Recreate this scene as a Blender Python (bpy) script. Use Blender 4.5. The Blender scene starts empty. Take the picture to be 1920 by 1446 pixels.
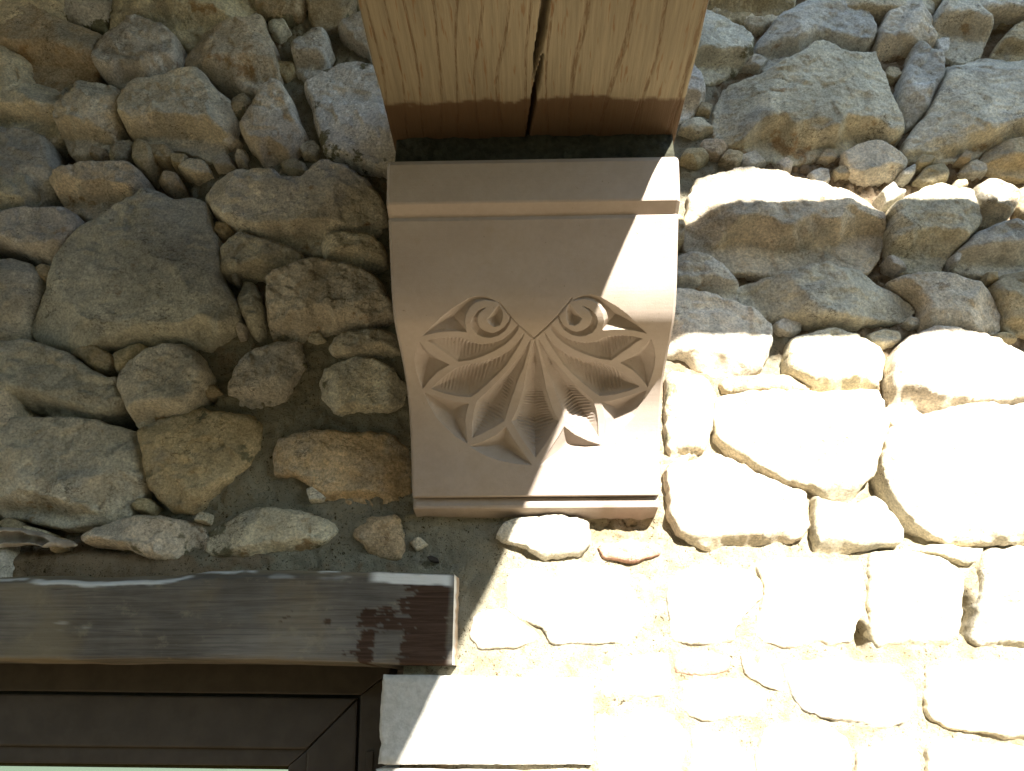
import bpy, bmesh, math, random
import numpy as np
from mathutils import Vector, Matrix
from mathutils.geometry import delaunay_2d_cdt

# ------------------------------------------------------------------ camera, sky, sun, exposure
SC = bpy.context.scene
COL = SC.collection
CZ = 1.72                      # height of the camera above the ground
PITCH, YAW = math.radians(21.8), math.radians(1.55)
FPX, IW, IH = 1507.0, 1920.0, 1446.0
D = 1.13                       # distance from the camera to the mean face of the wall
Q = 2.40                       # outward slope of the sun direction
SUN = Vector((0.49, -Q, 1.0)).normalized()

cam_d = bpy.data.cameras.new('camera')
cam = bpy.data.objects.new('camera', cam_d); COL.objects.link(cam)
cam_d.sensor_width = 36.0
cam_d.lens = 36.0 * FPX / IW
cam_d.clip_start = 0.02; cam_d.clip_end = 2000
RC = Matrix.Rotation(YAW, 3, 'Z') @ Matrix.Rotation(math.pi / 2 + PITCH, 3, 'X')
cam.matrix_world = Matrix.Translation((0, 0, CZ)) @ RC.to_4x4()
SC.camera = cam

world = bpy.data.worlds.new('World'); SC.world = world; world.use_nodes = True
wn = world.node_tree
sky = wn.nodes.new('ShaderNodeTexSky'); sky.sky_type = 'NISHITA'; sky.sun_disc = False
sky.sun_elevation = math.asin(SUN.z); sky.sun_rotation = math.atan2(SUN.x, SUN.y)
sky.altitude = 600; sky.air_density = 0.8; sky.dust_density = 0.1
bg = wn.nodes['Background']; bg.inputs[1].default_value = 0.15
tint = wn.nodes.new('ShaderNodeMix'); tint.data_type = 'RGBA'; tint.blend_type = 'MULTIPLY'   # hazy, warm-balanced summer sky
tint.inputs[0].default_value = 1.0; tint.inputs[7].default_value = (1.0, 0.89, 0.74, 1)
wn.links.new(sky.outputs[0], tint.inputs[6]); wn.links.new(tint.outputs[2], bg.inputs[0])

sun_d = bpy.data.lights.new('sun', 'SUN'); sun_d.energy = 5.0; sun_d.angle = math.radians(0.53)
sun_d.color = (1.0, 0.95, 0.86)
sun = bpy.data.objects.new('sun', sun_d); COL.objects.link(sun)
sun.rotation_euler = SUN.to_track_quat('Z', 'Y').to_euler()
sun.location = (2, -6, 6)

SC.view_settings.view_transform = 'Standard'; SC.view_settings.look = 'None'
SC.view_settings.exposure = 2.48; SC.view_settings.gamma = 1.0
SC.view_settings.use_curve_mapping = False
SC.render.engine = 'CYCLES'
SC.cycles.max_bounces = 8; SC.cycles.diffuse_bounces = 5; SC.cycles.glossy_bounces = 3

# ------------------------------------------------------------------ helpers
RCN = np.array(RC)
def ray(px, py):
    v = RCN @ np.array([(px - IW / 2) / FPX, -(py - IH / 2) / FPX, -1.0])
    return v
def at(px, py, y=D):
    """point of the plane y (distance from the camera) seen at a pixel; z is measured from the camera"""
    v = ray(px, py); t = y / v[1]
    return np.array([v[0] * t, y, v[2] * t])
def at_z(px, py, z):
    v = ray(px, py); t = z / v[2]
    return np.array([v[0] * t, v[1] * t, z])

def _h(ix, iy, iz, seed):
    n = (ix.astype(np.uint32) * np.uint32(374761393) + iy.astype(np.uint32) * np.uint32(668265263)
         + iz.astype(np.uint32) * np.uint32(2147483647) + np.uint32((seed * 1274126177) & 0xffffffff))
    n = (n ^ (n >> np.uint32(13))) * np.uint32(1274126177)
    n = n ^ (n >> np.uint32(16))
    return (n & np.uint32(0xffff)).astype(np.float32) / 65535.0
def vnoise(p, scale, seed=0):
    q = np.asarray(p, dtype=np.float64) * scale + 512.37
    i = np.floor(q); f = (q - i).astype(np.float32); i = i.astype(np.int64)
    f = f * f * f * (f * (f * 6 - 15) + 10)
    x, y, z = i[:, 0], i[:, 1], i[:, 2]
    def c(a, b, d): return _h(x + a, y + b, z + d, seed)
    fx, fy, fz = f[:, 0], f[:, 1], f[:, 2]
    a = (c(0,0,0) * (1 - fx) + c(1,0,0) * fx) * (1 - fy) + (c(0,1,0) * (1 - fx) + c(1,1,0) * fx) * fy
    b = (c(0,0,1) * (1 - fx) + c(1,0,1) * fx) * (1 - fy) + (c(0,1,1) * (1 - fx) + c(1,1,1) * fx) * fy
    return (a * (1 - fz) + b * fz) * 2 - 1
def fbm(p, scale, octaves=3, seed=0, gain=0.5):
    r = 0; a = 1.0; s = 0.0
    for k in range(octaves):
        r = r + a * vnoise(p, scale * (2.03 ** k), seed + k * 17); s += a; a *= gain
    return r / s
def sstep(a, b, x):
    t = np.clip((x - a) / (b - a), 0, 1); return t * t * (3 - 2 * t)

def mesh_obj(name, v, faces, mat, parent=None, smooth=True, origin=None, attrs=None, bevel=0):
    v = np.asarray(v, dtype=np.float64).copy()
    v[:, 2] += CZ
    o = np.array(origin, dtype=float) if origin is not None else (v.min(0) + v.max(0)) / 2
    if origin is not None: o = o + np.array([0, 0, CZ])
    me = bpy.data.meshes.new(name)
    me.from_pydata((v - o).tolist(), [], [tuple(int(i) for i in f) for f in faces])
    if bevel:
        bm = bmesh.new(); bm.from_mesh(me)
        bmesh.ops.recalc_face_normals(bm, faces=bm.faces)
        bmesh.ops.bevel(bm, geom=[e for e in bm.edges if e.calc_face_angle(0) > 0.4], offset=bevel, segments=2, affect='EDGES', profile=0.6)
        bm.to_mesh(me); bm.free()
    if smooth: me.polygons.foreach_set('use_smooth', [True] * len(me.polygons))
    if attrs:
        for k, a in attrs.items():
            at_ = me.attributes.new(k, 'FLOAT', 'POINT'); at_.data.foreach_set('value', np.asarray(a, dtype=np.float32))
    me.materials.append(mat); me.update()
    ob = bpy.data.objects.new(name, me); COL.objects.link(ob)
    ob.location = o
    if parent is not None:
        ob.parent = parent; ob.matrix_parent_inverse = Matrix.Identity(4)
        ob.location = Vector(o) - parent.location
    return ob
def thing(name, label, cat, loc, group=None):
    e = bpy.data.objects.new(name, None); COL.objects.link(e)
    e.location = (loc[0], loc[1], loc[2] + CZ); e.empty_display_size = 0.05
    e['label'] = label; e['category'] = cat; e['kind'] = 'thing'
    if group: e['group'] = group
    return e
def tag(o, label, cat, group=None):
    o['label'] = label; o['category'] = cat; o['kind'] = 'thing'
    if group: o['group'] = group
    return o
def prism(name, poly, y0, y1, mat, parent=None, bevel=0.0, attrs=None):
    """poly: CCW (x, z) outline, front face at y0, back face at y1"""
    poly = [tuple(p) for p in poly]; n = len(poly)
    v = [(x, y0, z) for x, z in poly] + [(x, y1, z) for x, z in poly]
    f = [tuple(range(n)), tuple(range(2 * n - 1, n - 1, -1))]
    f += [(i, n + i, n + (i + 1) % n, (i + 1) % n) for i in range(n)]
    return mesh_obj(name, v, f, mat, parent, smooth=False, bevel=bevel)
def box(name, x0, x1, y0, y1, z0, z1, mat, parent=None, bevel=0.004):
    return prism(name, [(x0, z0), (x1, z0), (x1, z1), (x0, z1)], y0, y1, mat, parent, bevel)
def pxpoly(pts, y):
    return [(at(a, b, y)[0], at(a, b, y)[2]) for a, b in pts]
def grid_faces(nr, nc):
    i = np.arange(nr - 1)[:, None] * nc + np.arange(nc - 1)[None, :]
    return np.stack([i, i + nc, i + nc + 1, i + 1], -1).reshape(-1, 4)

# ------------------------------------------------------------------ material toolkit
class M:
    def __init__(s, name, rough=0.9, spec=0.25):
        s.m = bpy.data.materials.new(name); s.m.use_nodes = True
        s.t = s.m.node_tree; s.b = s.t.nodes['Principled BSDF']
        s.b.inputs['Roughness'].default_value = rough
        s.b.inputs['Specular IOR Level'].default_value = spec
        s._pos = None
    def n(s, ty, **kw):
        nd = s.t.nodes.new(ty)
        for k, v in kw.items(): setattr(nd, k, v)
        return nd
    def set(s, sock, v):
        if isinstance(v, bpy.types.NodeSocket): s.t.links.new(v, sock)
        elif isinstance(v, tuple) and len(v) == 3 and sock.type == 'RGBA': sock.default_value = (*v, 1)
        else: sock.default_value = v
    def pos(s, scale=(1, 1, 1), off=None):
        if s._pos is None: s._pos = s.n('ShaderNodeNewGeometry').outputs['Position']
        mp = s.n('ShaderNodeMapping'); s.t.links.new(s._pos, mp.inputs[0]); mp.inputs['Scale'].default_value = scale
        if off is not None: mp.inputs['Location'].default_value = off
        return mp.outputs[0]
    def noise(s, scale, detail=4, rough=0.55, vec=None, dist=0.0):
        nd = s.n('ShaderNodeTexNoise'); nd.inputs['Scale'].default_value = scale
        nd.inputs['Detail'].default_value = detail; nd.inputs['Roughness'].default_value = rough
        nd.inputs['Distortion'].default_value = dist
        s.t.links.new(vec if vec is not None else s.pos(), nd.inputs['Vector'])
        return nd.outputs['Fac']
    def voro(s, scale, vec=None, feature='F1'):
        nd = s.n('ShaderNodeTexVoronoi', feature=feature); nd.inputs['Scale'].default_value = scale
        s.t.links.new(vec if vec is not None else s.pos(), nd.inputs['Vector'])
        return nd.outputs['Distance']
    def ramp(s, v, a, b, lo=0.0, hi=1.0):
        nd = s.n('ShaderNodeMapRange'); nd.interpolation_type = 'SMOOTHSTEP'
        s.set(nd.inputs[0], v)
        for i, k in enumerate((a, b, lo, hi)): nd.inputs[i + 1].default_value = k
        return nd.outputs[0]
    def math(s, op, a, b=0.0):
        nd = s.n('ShaderNodeMath', operation=op); s.set(nd.inputs[0], a); s.set(nd.inputs[1], b)
        return nd.outputs[0]
    def mix(s, fac, a, b, mode='MIX'):
        nd = s.n('ShaderNodeMix', data_type='RGBA', blend_type=mode)
        s.set(nd.inputs[0], fac); s.set(nd.inputs[6], a); s.set(nd.inputs[7], b)
        return nd.outputs[2]
    def grey(s, v):
        nd = s.n('ShaderNodeCombineColor')
        for i in range(3): s.set(nd.inputs[i], v)
        return nd.outputs[0]
    def attr(s, name):
        nd = s.n('ShaderNodeAttribute', attribute_name=name); return nd.outputs['Fac']
    def color(s, c): s.set(s.b.inputs['Base Color'], c)
    def bump(s, h, strength, dist, prev=None):
        nd = s.n('ShaderNodeBump'); nd.inputs['Strength'].default_value = strength; nd.inputs['Distance'].default_value = dist
        s.set(nd.inputs['Height'], h)
        if prev is not None: s.t.links.new(prev, nd.inputs['Normal'])
        return nd.outputs[0]
    def normal(s, n_): s.t.links.new(n_, s.b.inputs['Normal'])

def mat_stone():
    m = M('rubble limestone', 0.92, 0.2)
    oi = m.n('ShaderNodeObjectInfo')
    base = oi.outputs['Color']
    p = m.pos()
    big = m.noise(9, 4, 0.6); mid = m.noise(38, 5, 0.65); fine = m.noise(160, 5, 0.7)
    c = m.mix(1.0, base, m.grey(m.ramp(big, 0.28, 0.72, 0.80, 1.2)), 'MULTIPLY')
    c = m.mix(1.0, c, m.grey(m.ramp(mid, 0.25, 0.75, 0.80, 1.2)), 'MULTIPLY')
    # cool grey weathering on some patches
    c = m.mix(m.ramp(m.noise(13, 5, 0.62, m.pos(off=(7, 3, 1))), 0.52, 0.66, 0, 0.55), c, (0.30, 0.29, 0.255))
    # ochre heart of the stone where faces have broken away
    och = m.math('ADD', m.attr('och'), m.ramp(m.noise(17, 5, 0.65, m.pos(off=(2, 9, 4))), 0.5, 0.75, -0.35, 0.6))
    och = m.ramp(och, 0.30, 0.85, 0, 0.8)
    oc = m.mix(m.ramp(m.noise(30, 4, 0.6, m.pos(off=(1, 5, 8))), 0.35, 0.65), (0.30, 0.165, 0.065), (0.36, 0.25, 0.125))
    c = m.mix(och, c, oc)
    # lime smears
    wh = m.math('MULTIPLY', m.attr('wht'), m.ramp(m.noise(45, 5, 0.7, m.pos(off=(4, 4, 9))), 0.35, 0.6))
    c = m.mix(wh, c, (0.62, 0.61, 0.57))
    # mortar smeared over the stone
    mo = m.ramp(m.math('ADD', m.attr('mor'), m.ramp(m.noise(24, 5, 0.65, m.pos(off=(9, 2, 5))), 0.3, 0.7, -0.35, 0.35)), 0.45, 0.6)
    c = m.mix(mo, c, (0.20, 0.19, 0.125))
    # pits
    c = m.mix(m.ramp(fine, 0.40, 0.27, 0, 0.7), c, (0.10, 0.075, 0.045))
    c = m.mix(1.0, c, m.grey(m.ramp(m.noise(260, 4, 0.75, m.pos(off=(8, 8, 3))), 0.28, 0.72, 0.66, 1.3)), 'MULTIPLY')
    sp2 = m.math('MULTIPLY', m.ramp(m.noise(230, 3, 0.6, m.pos((1, 1, 1.5), (6, 8, 1))), 0.37, 0.31), m.ramp(m.noise(13, 4, 0.65, m.pos(off=(2, 9, 5))), 0.50, 0.68))
    c = m.mix(m.math('MULTIPLY', sp2, 0.9), c, (0.07, 0.05, 0.022))
    ck = m.n('ShaderNodeMath', operation='ABSOLUTE'); m.set(ck.inputs[0], m.math('SUBTRACT', m.noise(1.0, 5, 0.6, m.pos((26, 26, 62), (4, 2, 7))), 0.5))
    crack = m.math('MULTIPLY', m.ramp(ck.outputs[0], 0.012, 0.0), m.ramp(m.noise(14, 3, 0.6, m.pos(off=(5, 3, 9))), 0.52, 0.62))
    c = m.mix(m.math('MULTIPLY', crack, 0.75), c, (0.07, 0.05, 0.03))
    m.color(c)
    n1 = m.bump(m.noise(110, 7, 0.75), 0.85, 0.0075)
    n1 = m.bump(crack, 0.6, -0.004, n1)
    n2 = m.bump(m.noise(480, 4, 0.7), 0.6, 0.0022, n1)
    m.normal(n2)
    return m.m
def mat_mortar():
    m = M('lime mortar and earth', 0.97, 0.1)
    fr = m.attr('fresh')
    pa = m.attr('pale')
    gr = m.mix(m.ramp(m.noise(22, 5, 0.65), 0.3, 0.7), (0.28, 0.256, 0.185), (0.39, 0.358, 0.268))
    ea = m.mix(m.ramp(m.noise(18, 5, 0.65, m.pos(off=(3, 1, 2))), 0.3, 0.7), (0.24, 0.17, 0.10), (0.40, 0.315, 0.22))
    c = m.mix(m.ramp(m.math('ADD', fr, m.ramp(m.noise(26, 4), 0.3, 0.7, -0.25, 0.25)), 0.35, 0.65), ea, gr)
    c = m.mix(pa, c, m.mix(m.ramp(m.noise(30, 5, 0.65, m.pos(off=(6, 1, 2))), 0.3, 0.7), (0.33, 0.28, 0.17), (0.54, 0.49, 0.37)))  # lightened colour for the mortar in the sunlit area
    sp = m.noise(430, 3, 0.7)
    c = m.mix(m.ramp(sp, 0.43, 0.32, 0, 0.92), c, (0.045, 0.036, 0.016))
    sp2 = m.math('MULTIPLY', m.ramp(m.noise(200, 3, 0.6, m.pos(off=(3, 8, 2))), 0.40, 0.33), m.ramp(m.noise(17, 4, 0.65, m.pos(off=(1, 9, 9))), 0.42, 0.6))
    c = m.mix(m.math('MULTIPLY', sp2, 0.9), c, (0.06, 0.045, 0.02))
    c = m.mix(m.ramp(m.noise(330, 2, 0.6, m.pos(off=(5, 5, 5))), 0.66, 0.74, 0, 0.5), c, (0.42, 0.38, 0.28))
    m.color(c)
    n1 = m.bump(m.noise(140, 6, 0.75), 0.8, 0.006)
    n1 = m.bump(sp2, 0.8, -0.004, n1)
    n2 = m.bump(m.noise(560, 3, 0.7), 0.6, 0.0022, n1)
    m.normal(n2)
    return m.m
def mat_corbel():
    m = M('carved soft limestone', 0.85, 0.2)
    c = m.mix(m.ramp(m.noise(11, 4, 0.6), 0.3, 0.7), (0.305, 0.253, 0.216), (0.345, 0.291, 0.25))
    c = m.mix(m.ramp(m.noise(5, 3, 0.6, m.pos(off=(1, 2, 3))), 0.5, 0.75, 0, 0.5), c, (0.285, 0.228, 0.165))
    c = m.mix(m.ramp(m.noise(700, 2, 0.6), 0.30, 0.22, 0, 0.5), c, (0.35, 0.27, 0.19))
    c = m.mix(m.ramp(m.noise(16, 6, 0.7, m.pos(off=(3, 7, 1))), 0.56, 0.72, 0, 0.35), c, (0.27, 0.21, 0.15))
    c = m.mix(1.0, c, m.grey(m.ramp(m.noise(130, 5, 0.7), 0.25, 0.75, 0.95, 1.04)), 'MULTIPLY')
    c = m.mix(m.ramp(m.noise(210, 2, 0.5, m.pos(off=(9, 1, 1))), 0.27, 0.22, 0, 0.6), c, (0.16, 0.12, 0.08))
    c = m.mix(m.attr('dirt'), c, (0.20, 0.15, 0.10))
    m.color(c)
    saw = m.noise(1.0, 3, 0.6, m.pos((18, 60, 520)))
    n1 = m.bump(saw, 0.22, 0.0008)
    n2 = m.bump(m.noise(600, 3, 0.65), 0.3, 0.001, n1)
    m.normal(n2)
    return m.m
def mat_oak():
    m = M('sawn oak', 0.75, 0.25)
    lane = m.noise(3.2, 3, 0.6, m.pos((1, 0.35, 1)))
    # growth rings that run along the beam, bent sideways by a slow noise
    pw = m.n('ShaderNodeTexWave', wave_type='BANDS', bands_direction='X', wave_profile='SIN')
    pw.inputs['Scale'].default_value = 11.0; pw.inputs['Distortion'].default_value = 1.2
    pw.inputs['Detail'].default_value = 3.0; pw.inputs['Detail Scale'].default_value = 1.4; pw.inputs['Detail Roughness'].default_value = 0.5
    wob = m.n('ShaderNodeVectorMath', operation='MULTIPLY_ADD')
    nzv = m.n('ShaderNodeTexNoise'); nzv.inputs['Scale'].default_value = 4.0; nzv.inputs['Detail'].default_value = 3
    m.t.links.new(m.pos((1, 0.30, 1)), nzv.inputs['Vector'])
    m.t.links.new(nzv.outputs['Color'], wob.inputs[0]); wob.inputs[1].default_value = (0.16, 0, 0); m.t.links.new(m.pos((1, 0.16, 1)), wob.inputs[2])
    m.t.links.new(wob.outputs[0], pw.inputs['Vector'])
    ring = pw.outputs['Fac']
    fibre = m.noise(1.0, 5, 0.7, m.pos((260, 9, 260)))
    c = m.mix(m.ramp(lane, 0.3, 0.7), (0.17, 0.14, 0.09), (0.255, 0.215, 0.145))
    c = m.mix(1.0, c, m.grey(m.ramp(fibre, 0.25, 0.75, 0.78, 1.16)), 'MULTIPLY')
    dash = m.ramp(m.noise(1.0, 3, 0.6, m.pos((520, 60, 520))), 0.44, 0.56)
    line = m.math('MULTIPLY', m.ramp(ring, 0.93, 0.995), m.math('ADD', m.math('MULTIPLY', dash, 0.65), 0.30))
    c = m.mix(m.math('MULTIPLY', line, 0.72), c, (0.10, 0.055, 0.022))
    pores = m.ramp(m.noise(1.0, 2, 0.5, m.pos((300, 26, 300), (3, 1, 0))), 0.61, 0.70, 0, 0.75)
    c = m.mix(pores, c, (0.16, 0.09, 0.04))
    st = m.attr('stain')
    c = m.mix(m.math('MULTIPLY', st, 0.9), c, (0.07, 0.037, 0.016))
    m.color(c)
    n1 = m.bump(line, 0.45, -0.0022)
    n2 = m.bump(fibre, 0.4, 0.002, n1)
    m.normal(n2)
    return m.m
def mat_lintel():
    m = M('weathered lintel timber', 0.95, 0.08)
    g = m.noise(1.0, 6, 0.7, m.pos((7, 60, 190)), 0.6)
    c = m.mix(m.ramp(m.noise(6, 4, 0.6), 0.3, 0.7), (0.115, 0.103, 0.088), (0.185, 0.168, 0.146))
    c = m.mix(m.ramp(m.noise(9, 5, 0.6, m.pos(off=(3, 3, 1))), 0.5, 0.68, 0, 0.6), c, (0.17, 0.135, 0.09))
    c = m.mix(1.0, c, m.grey(m.ramp(g, 0.3, 0.7, 0.68, 1.22)), 'MULTIPLY')
    bare = m.mix(m.ramp(g, 0.3, 0.7), (0.035, 0.021, 0.014), (0.085, 0.052, 0.036))
    split = m.ramp(m.noise(1.0, 4, 0.65, m.pos((9, 60, 330), (2, 0, 5))), 0.34, 0.26, 0, 0.75)
    c = m.mix(split, c, (0.03, 0.025, 0.02))
    c = m.mix(m.ramp(m.noise(22, 5, 0.7, m.pos((1, 1, 1.6), (8, 1, 2))), 0.55, 0.70, 0, 0.5), c, (0.27, 0.235, 0.17))
    c = m.mix(m.attr('bare'), c, bare)
    c = m.mix(m.attr('dust'), c, (0.24, 0.20, 0.13))
    endg = m.mix(m.ramp(m.noise(1.0, 3, 0.6, m.pos((300, 300, 20))), 0.3, 0.7), (0.30, 0.2, 0.12), (0.60, 0.46, 0.33))
    c = m.mix(m.attr('endg'), c, endg)
    c = m.mix(m.attr('paint'), c, (0.66, 0.67, 0.66))
    m.color(c)
    n1 = m.bump(g, 0.5, 0.003)
    m.normal(m.bump(m.noise(300, 3, 0.6), 0.3, 0.0015, n1))
    return m.m
def mat_simple(name, c0, c1, scale, rough=0.8, bump=0.3, bdist=0.003, vec=(1, 1, 1), spec=0.3):
    m = M(name, rough, spec)
    nz = m.noise(scale, 5, 0.6, m.pos(vec))
    m.color(m.mix(m.ramp(nz, 0.3, 0.7), c0, c1))
    m.normal(m.bump(nz, bump, bdist))
    return m.m
def mat_ground():
    m = M('pale gravel yard and grass', 0.95, 0.1)
    p = m._pos or m.n('ShaderNodeNewGeometry').outputs['Position']; m._pos = p
    sep = m.n('ShaderNodeSeparateXYZ'); m.t.links.new(p, sep.inputs[0])
    grav = m.mix(m.ramp(m.noise(40, 5, 0.7), 0.3, 0.7), (0.12, 0.09, 0.05), (0.22, 0.17, 0.10))
    gras = m.mix(m.ramp(m.noise(3, 5, 0.7), 0.3, 0.7), (0.05, 0.065, 0.02), (0.10, 0.11, 0.04))
    far = m.ramp(m.math('ADD', sep.outputs[1], m.ramp(m.noise(0.5, 4), 0.3, 0.7, -2, 2)), -7, -9.5)
    m.color(m.mix(far, grav, gras))
    m.normal(m.bump(m.noise(60, 4, 0.7), 0.6, 0.02))
    return m.m

STONE = mat_stone(); MORTAR = mat_mortar(); CORB = mat_corbel(); OAK = mat_oak(); LINT = mat_lintel()
BLOCK = mat_simple('dressed pale limestone', (0.42, 0.40, 0.355), (0.53, 0.505, 0.455), 150, 0.9, 0.5, 0.003)
FRAME = mat_simple('taupe window paint', (0.05, 0.037, 0.025), (0.066, 0.05, 0.035), 30, 0.5, 0.05, 0.001)
RUBBER = mat_simple('dark glazing gasket', (0.028, 0.023, 0.018), (0.04, 0.033, 0.026), 80, 0.6, 0.1, 0.001)
PLANK = mat_simple('grey brown roof boards', (0.09, 0.06, 0.035), (0.17, 0.12, 0.075), 1.0, 0.8, 0.3, 0.003, (4, 90, 90))
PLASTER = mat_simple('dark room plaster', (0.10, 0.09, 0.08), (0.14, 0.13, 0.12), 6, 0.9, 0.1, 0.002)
PACK = mat_simple('dark packing mortar', (0.018, 0.018, 0.012), (0.045, 0.045, 0.03), 90, 0.95, 0.8, 0.004)
LEAF = mat_simple('dry grey brown sheet', (0.24, 0.21, 0.18), (0.42, 0.38, 0.33), 70, 0.7, 0.4, 0.002)
GROUND = mat_ground()
def mat_glass():
    m = M('coated window glass', 0.03, 0.6)
    m.color((0.25, 0.235, 0.12)); m.b.inputs['Metallic'].default_value = 0.85
    m.normal(m.bump(m.noise(3, 2), 0.02, 0.01))
    return m.m
GLASS = mat_glass()

# ------------------------------------------------------------------ ground
g = mesh_obj('ground', [(-400, -600, -CZ), (400, -600, -CZ), (400, 40, -CZ), (-400, 40, -CZ)], [(0, 1, 2, 3)], GROUND, smooth=False)
g['kind'] = 'structure'

# ------------------------------------------------------------------ key heights
CW = 0.34                                              # corbel width
H_SOFFIT = 0.642                                       # underside of the oak beam
BXL, BXR = at_z(668, 0, H_SOFFIT)[0], at_z(1332, 0, H_SOFFIT)[0]
BEAM_TOP = H_SOFFIT + 0.33

# ------------------------------------------------------------------ stone wall
wall = thing('stone_wall', 'rough rubble limestone wall with crumbling mortar joints around the carved corbel', 'wall', (0, D, -CZ))

# outlines of the stones, traced in pixels of the photograph; tone, protrusion, lower facet share, ochre, lime, mortar smear
ST = []
def S(tone, prot, pts, low=0.0, och=0.0, wht=0.0, mor=0.0, cool=0.0):
    ST.append((tone, prot, pts, low, och, wht, mor))
# --- left, upper
S('B', .045, [(-70,15),(0,9),(55,4),(78,12),(100,30),(140,38),(173,46),(192,58),(180,73),(171,95),(165,130),(145,150),(110,160),(60,150),(0,137),(-70,140)], .42, .55, .25)
S('G', .020, [(80,-60),(200,-60),(203,0),(190,30),(195,50),(170,42),(140,36),(102,26),(82,8)], 0, .2, 0, .4)
S('C', .050, [(200,-60),(460,-60),(470,0),(458,28),(440,33),(400,40),(362,62),(345,72),(325,58),(300,47),(272,38),(255,34),(230,44),(205,42),(192,30)], .45, .35)
S('G', .050, [(173,75),(203,50),(243,40),(258,32),(283,45),(310,53),(328,73),(337,100),(333,120),(320,140),(288,153),(238,155),(195,143),(178,120),(172,100)], .30, .1)
S('C', .045, [(339,98),(356,75),(376,48),(405,42),(437,37),(460,32),(472,18),(490,22),(494,48),(508,75),(515,108),(518,132),(508,150),(482,160),(452,154),(430,140),(385,131),(352,123),(341,112)], .28, .35)
S('B', .015, [(465,-60),(560,-60),(575,0),(560,20),(530,30),(500,25),(480,12)], 0, .4, 0, .3)
S('B', .015, [(565,-60),(672,-60),(660,0),(640,30),(605,48),(585,40),(575,15)], 0, .45, 0, .3)
S('G', .040, [(545,75),(565,65),(580,50),(605,47),(613,60),(618,83),(610,108),(590,130),(573,130),(550,118),(544,100)], .45, .25)
S('G', .030, [(633,40),(655,25),(685,20),(700,60),(690,88),(672,78),(650,70),(637,58)], 0, .0, .3)
S('W', .035, [(568,150),(600,128),(635,116),(700,116),(760,125),(764,200),(762,300),(730,312),(690,305),(650,298),(612,293),(601,265),(590,225),(580,180),(569,166)], .0, .25, .75, .35)
S('C', .055, [(449,233),(468,200),(488,170),(510,153),(528,153),(545,183),(555,215),(568,238),(555,260),(535,288),(505,307),(488,290),(465,263),(453,250)], .22, .1)
S('C', .045, [(-70,165),(0,159),(35,150),(72,147),(95,151),(110,165),(107,200),(102,235),(80,252),(30,250),(-70,250)], .45, .3)
S('C', .050, [(108,175),(123,150),(150,143),(185,143),(215,155),(233,173),(220,190),(218,213),(208,243),(188,265),(145,278),(113,268),(102,238),(105,205)], .28, .2)
S('C', .055, [(222,198),(233,178),(263,155),(300,151),(323,140),(345,130),(380,133),(403,160),(431,183),(436,213),(426,243),(411,265),(383,283),(355,270),(313,260),(270,253),(235,235),(223,215)], .38, .25)
S('B', .020, [(432,182),(455,172),(466,185),(458,205),(440,215),(431,200)], 0, .1, 0, .4)
S('B', .018, [(243,270),(260,258),(280,270),(283,295),(265,313),(248,298)], 0, .35)
S('B', .012, [(200,288),(218,265),(238,256),(243,268),(233,295),(212,302)], 0, .3)
S('C', .045, [(84,325),(108,321),(163,310),(215,304),(240,302),(265,321),(263,345),(240,368),(200,392),(150,393),(110,378),(98,355),(85,335)], .50, .3)
S('G', .035, [(-60,335),(0,332),(28,321),(50,328),(62,345),(63,362),(45,376),(0,384),(-60,385)], .3, .0)
S('G', .035, [(-60,395),(0,394),(63,389),(118,388),(140,400),(153,418),(135,440),(122,455),(108,476),(75,478),(45,470),(20,458),(-60,440)], .2, .25, .35)
S('G', .040, [(-60,483),(25,480),(50,486),(64,510),(64,545),(50,575),(40,612),(20,634),(-60,642)], .2, .1, .2)
S('B', .010, [(66,500),(80,492),(95,495),(92,515),(78,525),(68,518)], 0, .3)
S('G', .050, [(40,598),(73,550),(83,533),(100,485),(120,460),(150,423),(185,410),(215,383),(238,375),(263,353),(290,351),(323,370),(356,360),(378,368),(386,400),(401,440),(408,470),(408,508),(426,540),(443,570),(448,595),(431,618),(383,642),(348,638),(315,628),(250,635),(175,643),(120,650),(63,635),(45,618)], .10, .12, .15)
S('C', .045, [(374,360),(388,333),(423,318),(448,312),(490,319),(520,320),(535,336),(565,332),(590,310),(615,300),(653,314),(690,333),(711,362),(718,395),(710,420),(680,432),(640,436),(604,452),(596,465),(565,457),(520,450),(490,443),(460,424),(433,417),(410,402),(396,385)], .30, .3)
S('C', .040, [(602,448),(610,436),(650,433),(688,434),(703,445),(718,455),(721,485),(690,493),(653,487),(608,480),(602,463)], .30, .3)
S('C', .035, [(411,460),(440,440),(450,428),(470,440),(510,453),(548,460),(563,470),(560,490),(535,500),(490,505),(415,510),(408,490)], .20, .2)
S('C', .045, [(496,550),(500,520),(520,505),(563,493),(598,483),(633,489),(665,495),(690,503),(710,518),(715,540),(735,565),(735,588),(690,603),(615,613),(540,630),(503,628),(496,600)], .30, .3, .15)
S('G', .030, [(448,513),(465,518),(480,540),(490,570),(488,613),(478,628),(460,610),(455,588),(444,565)], 0, .0)
S('G', .010, [(432,513),(446,511),(446,530),(436,528)])
S('G', .018, [(440,613),(450,601),(462,610),(460,628),(445,633)])
S('C', .025, [(614,647),(625,630),(665,617),(740,615),(748,663),(673,665),(623,660)], .3, .2)
S('G', .018, [(423,717),(435,683),(460,657),(515,637),(555,635),(563,657),(571,683),(560,700),(535,735),(515,750),(470,760),(435,753),(423,740)], .25, .1, .2, .25)
S('C', .018, [(598,705),(605,685),(640,677),(673,667),(711,675),(746,695),(761,720),(763,748),(728,768),(665,783),(628,773),(615,755),(599,743)], .12, .1, .15, .25)
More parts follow.
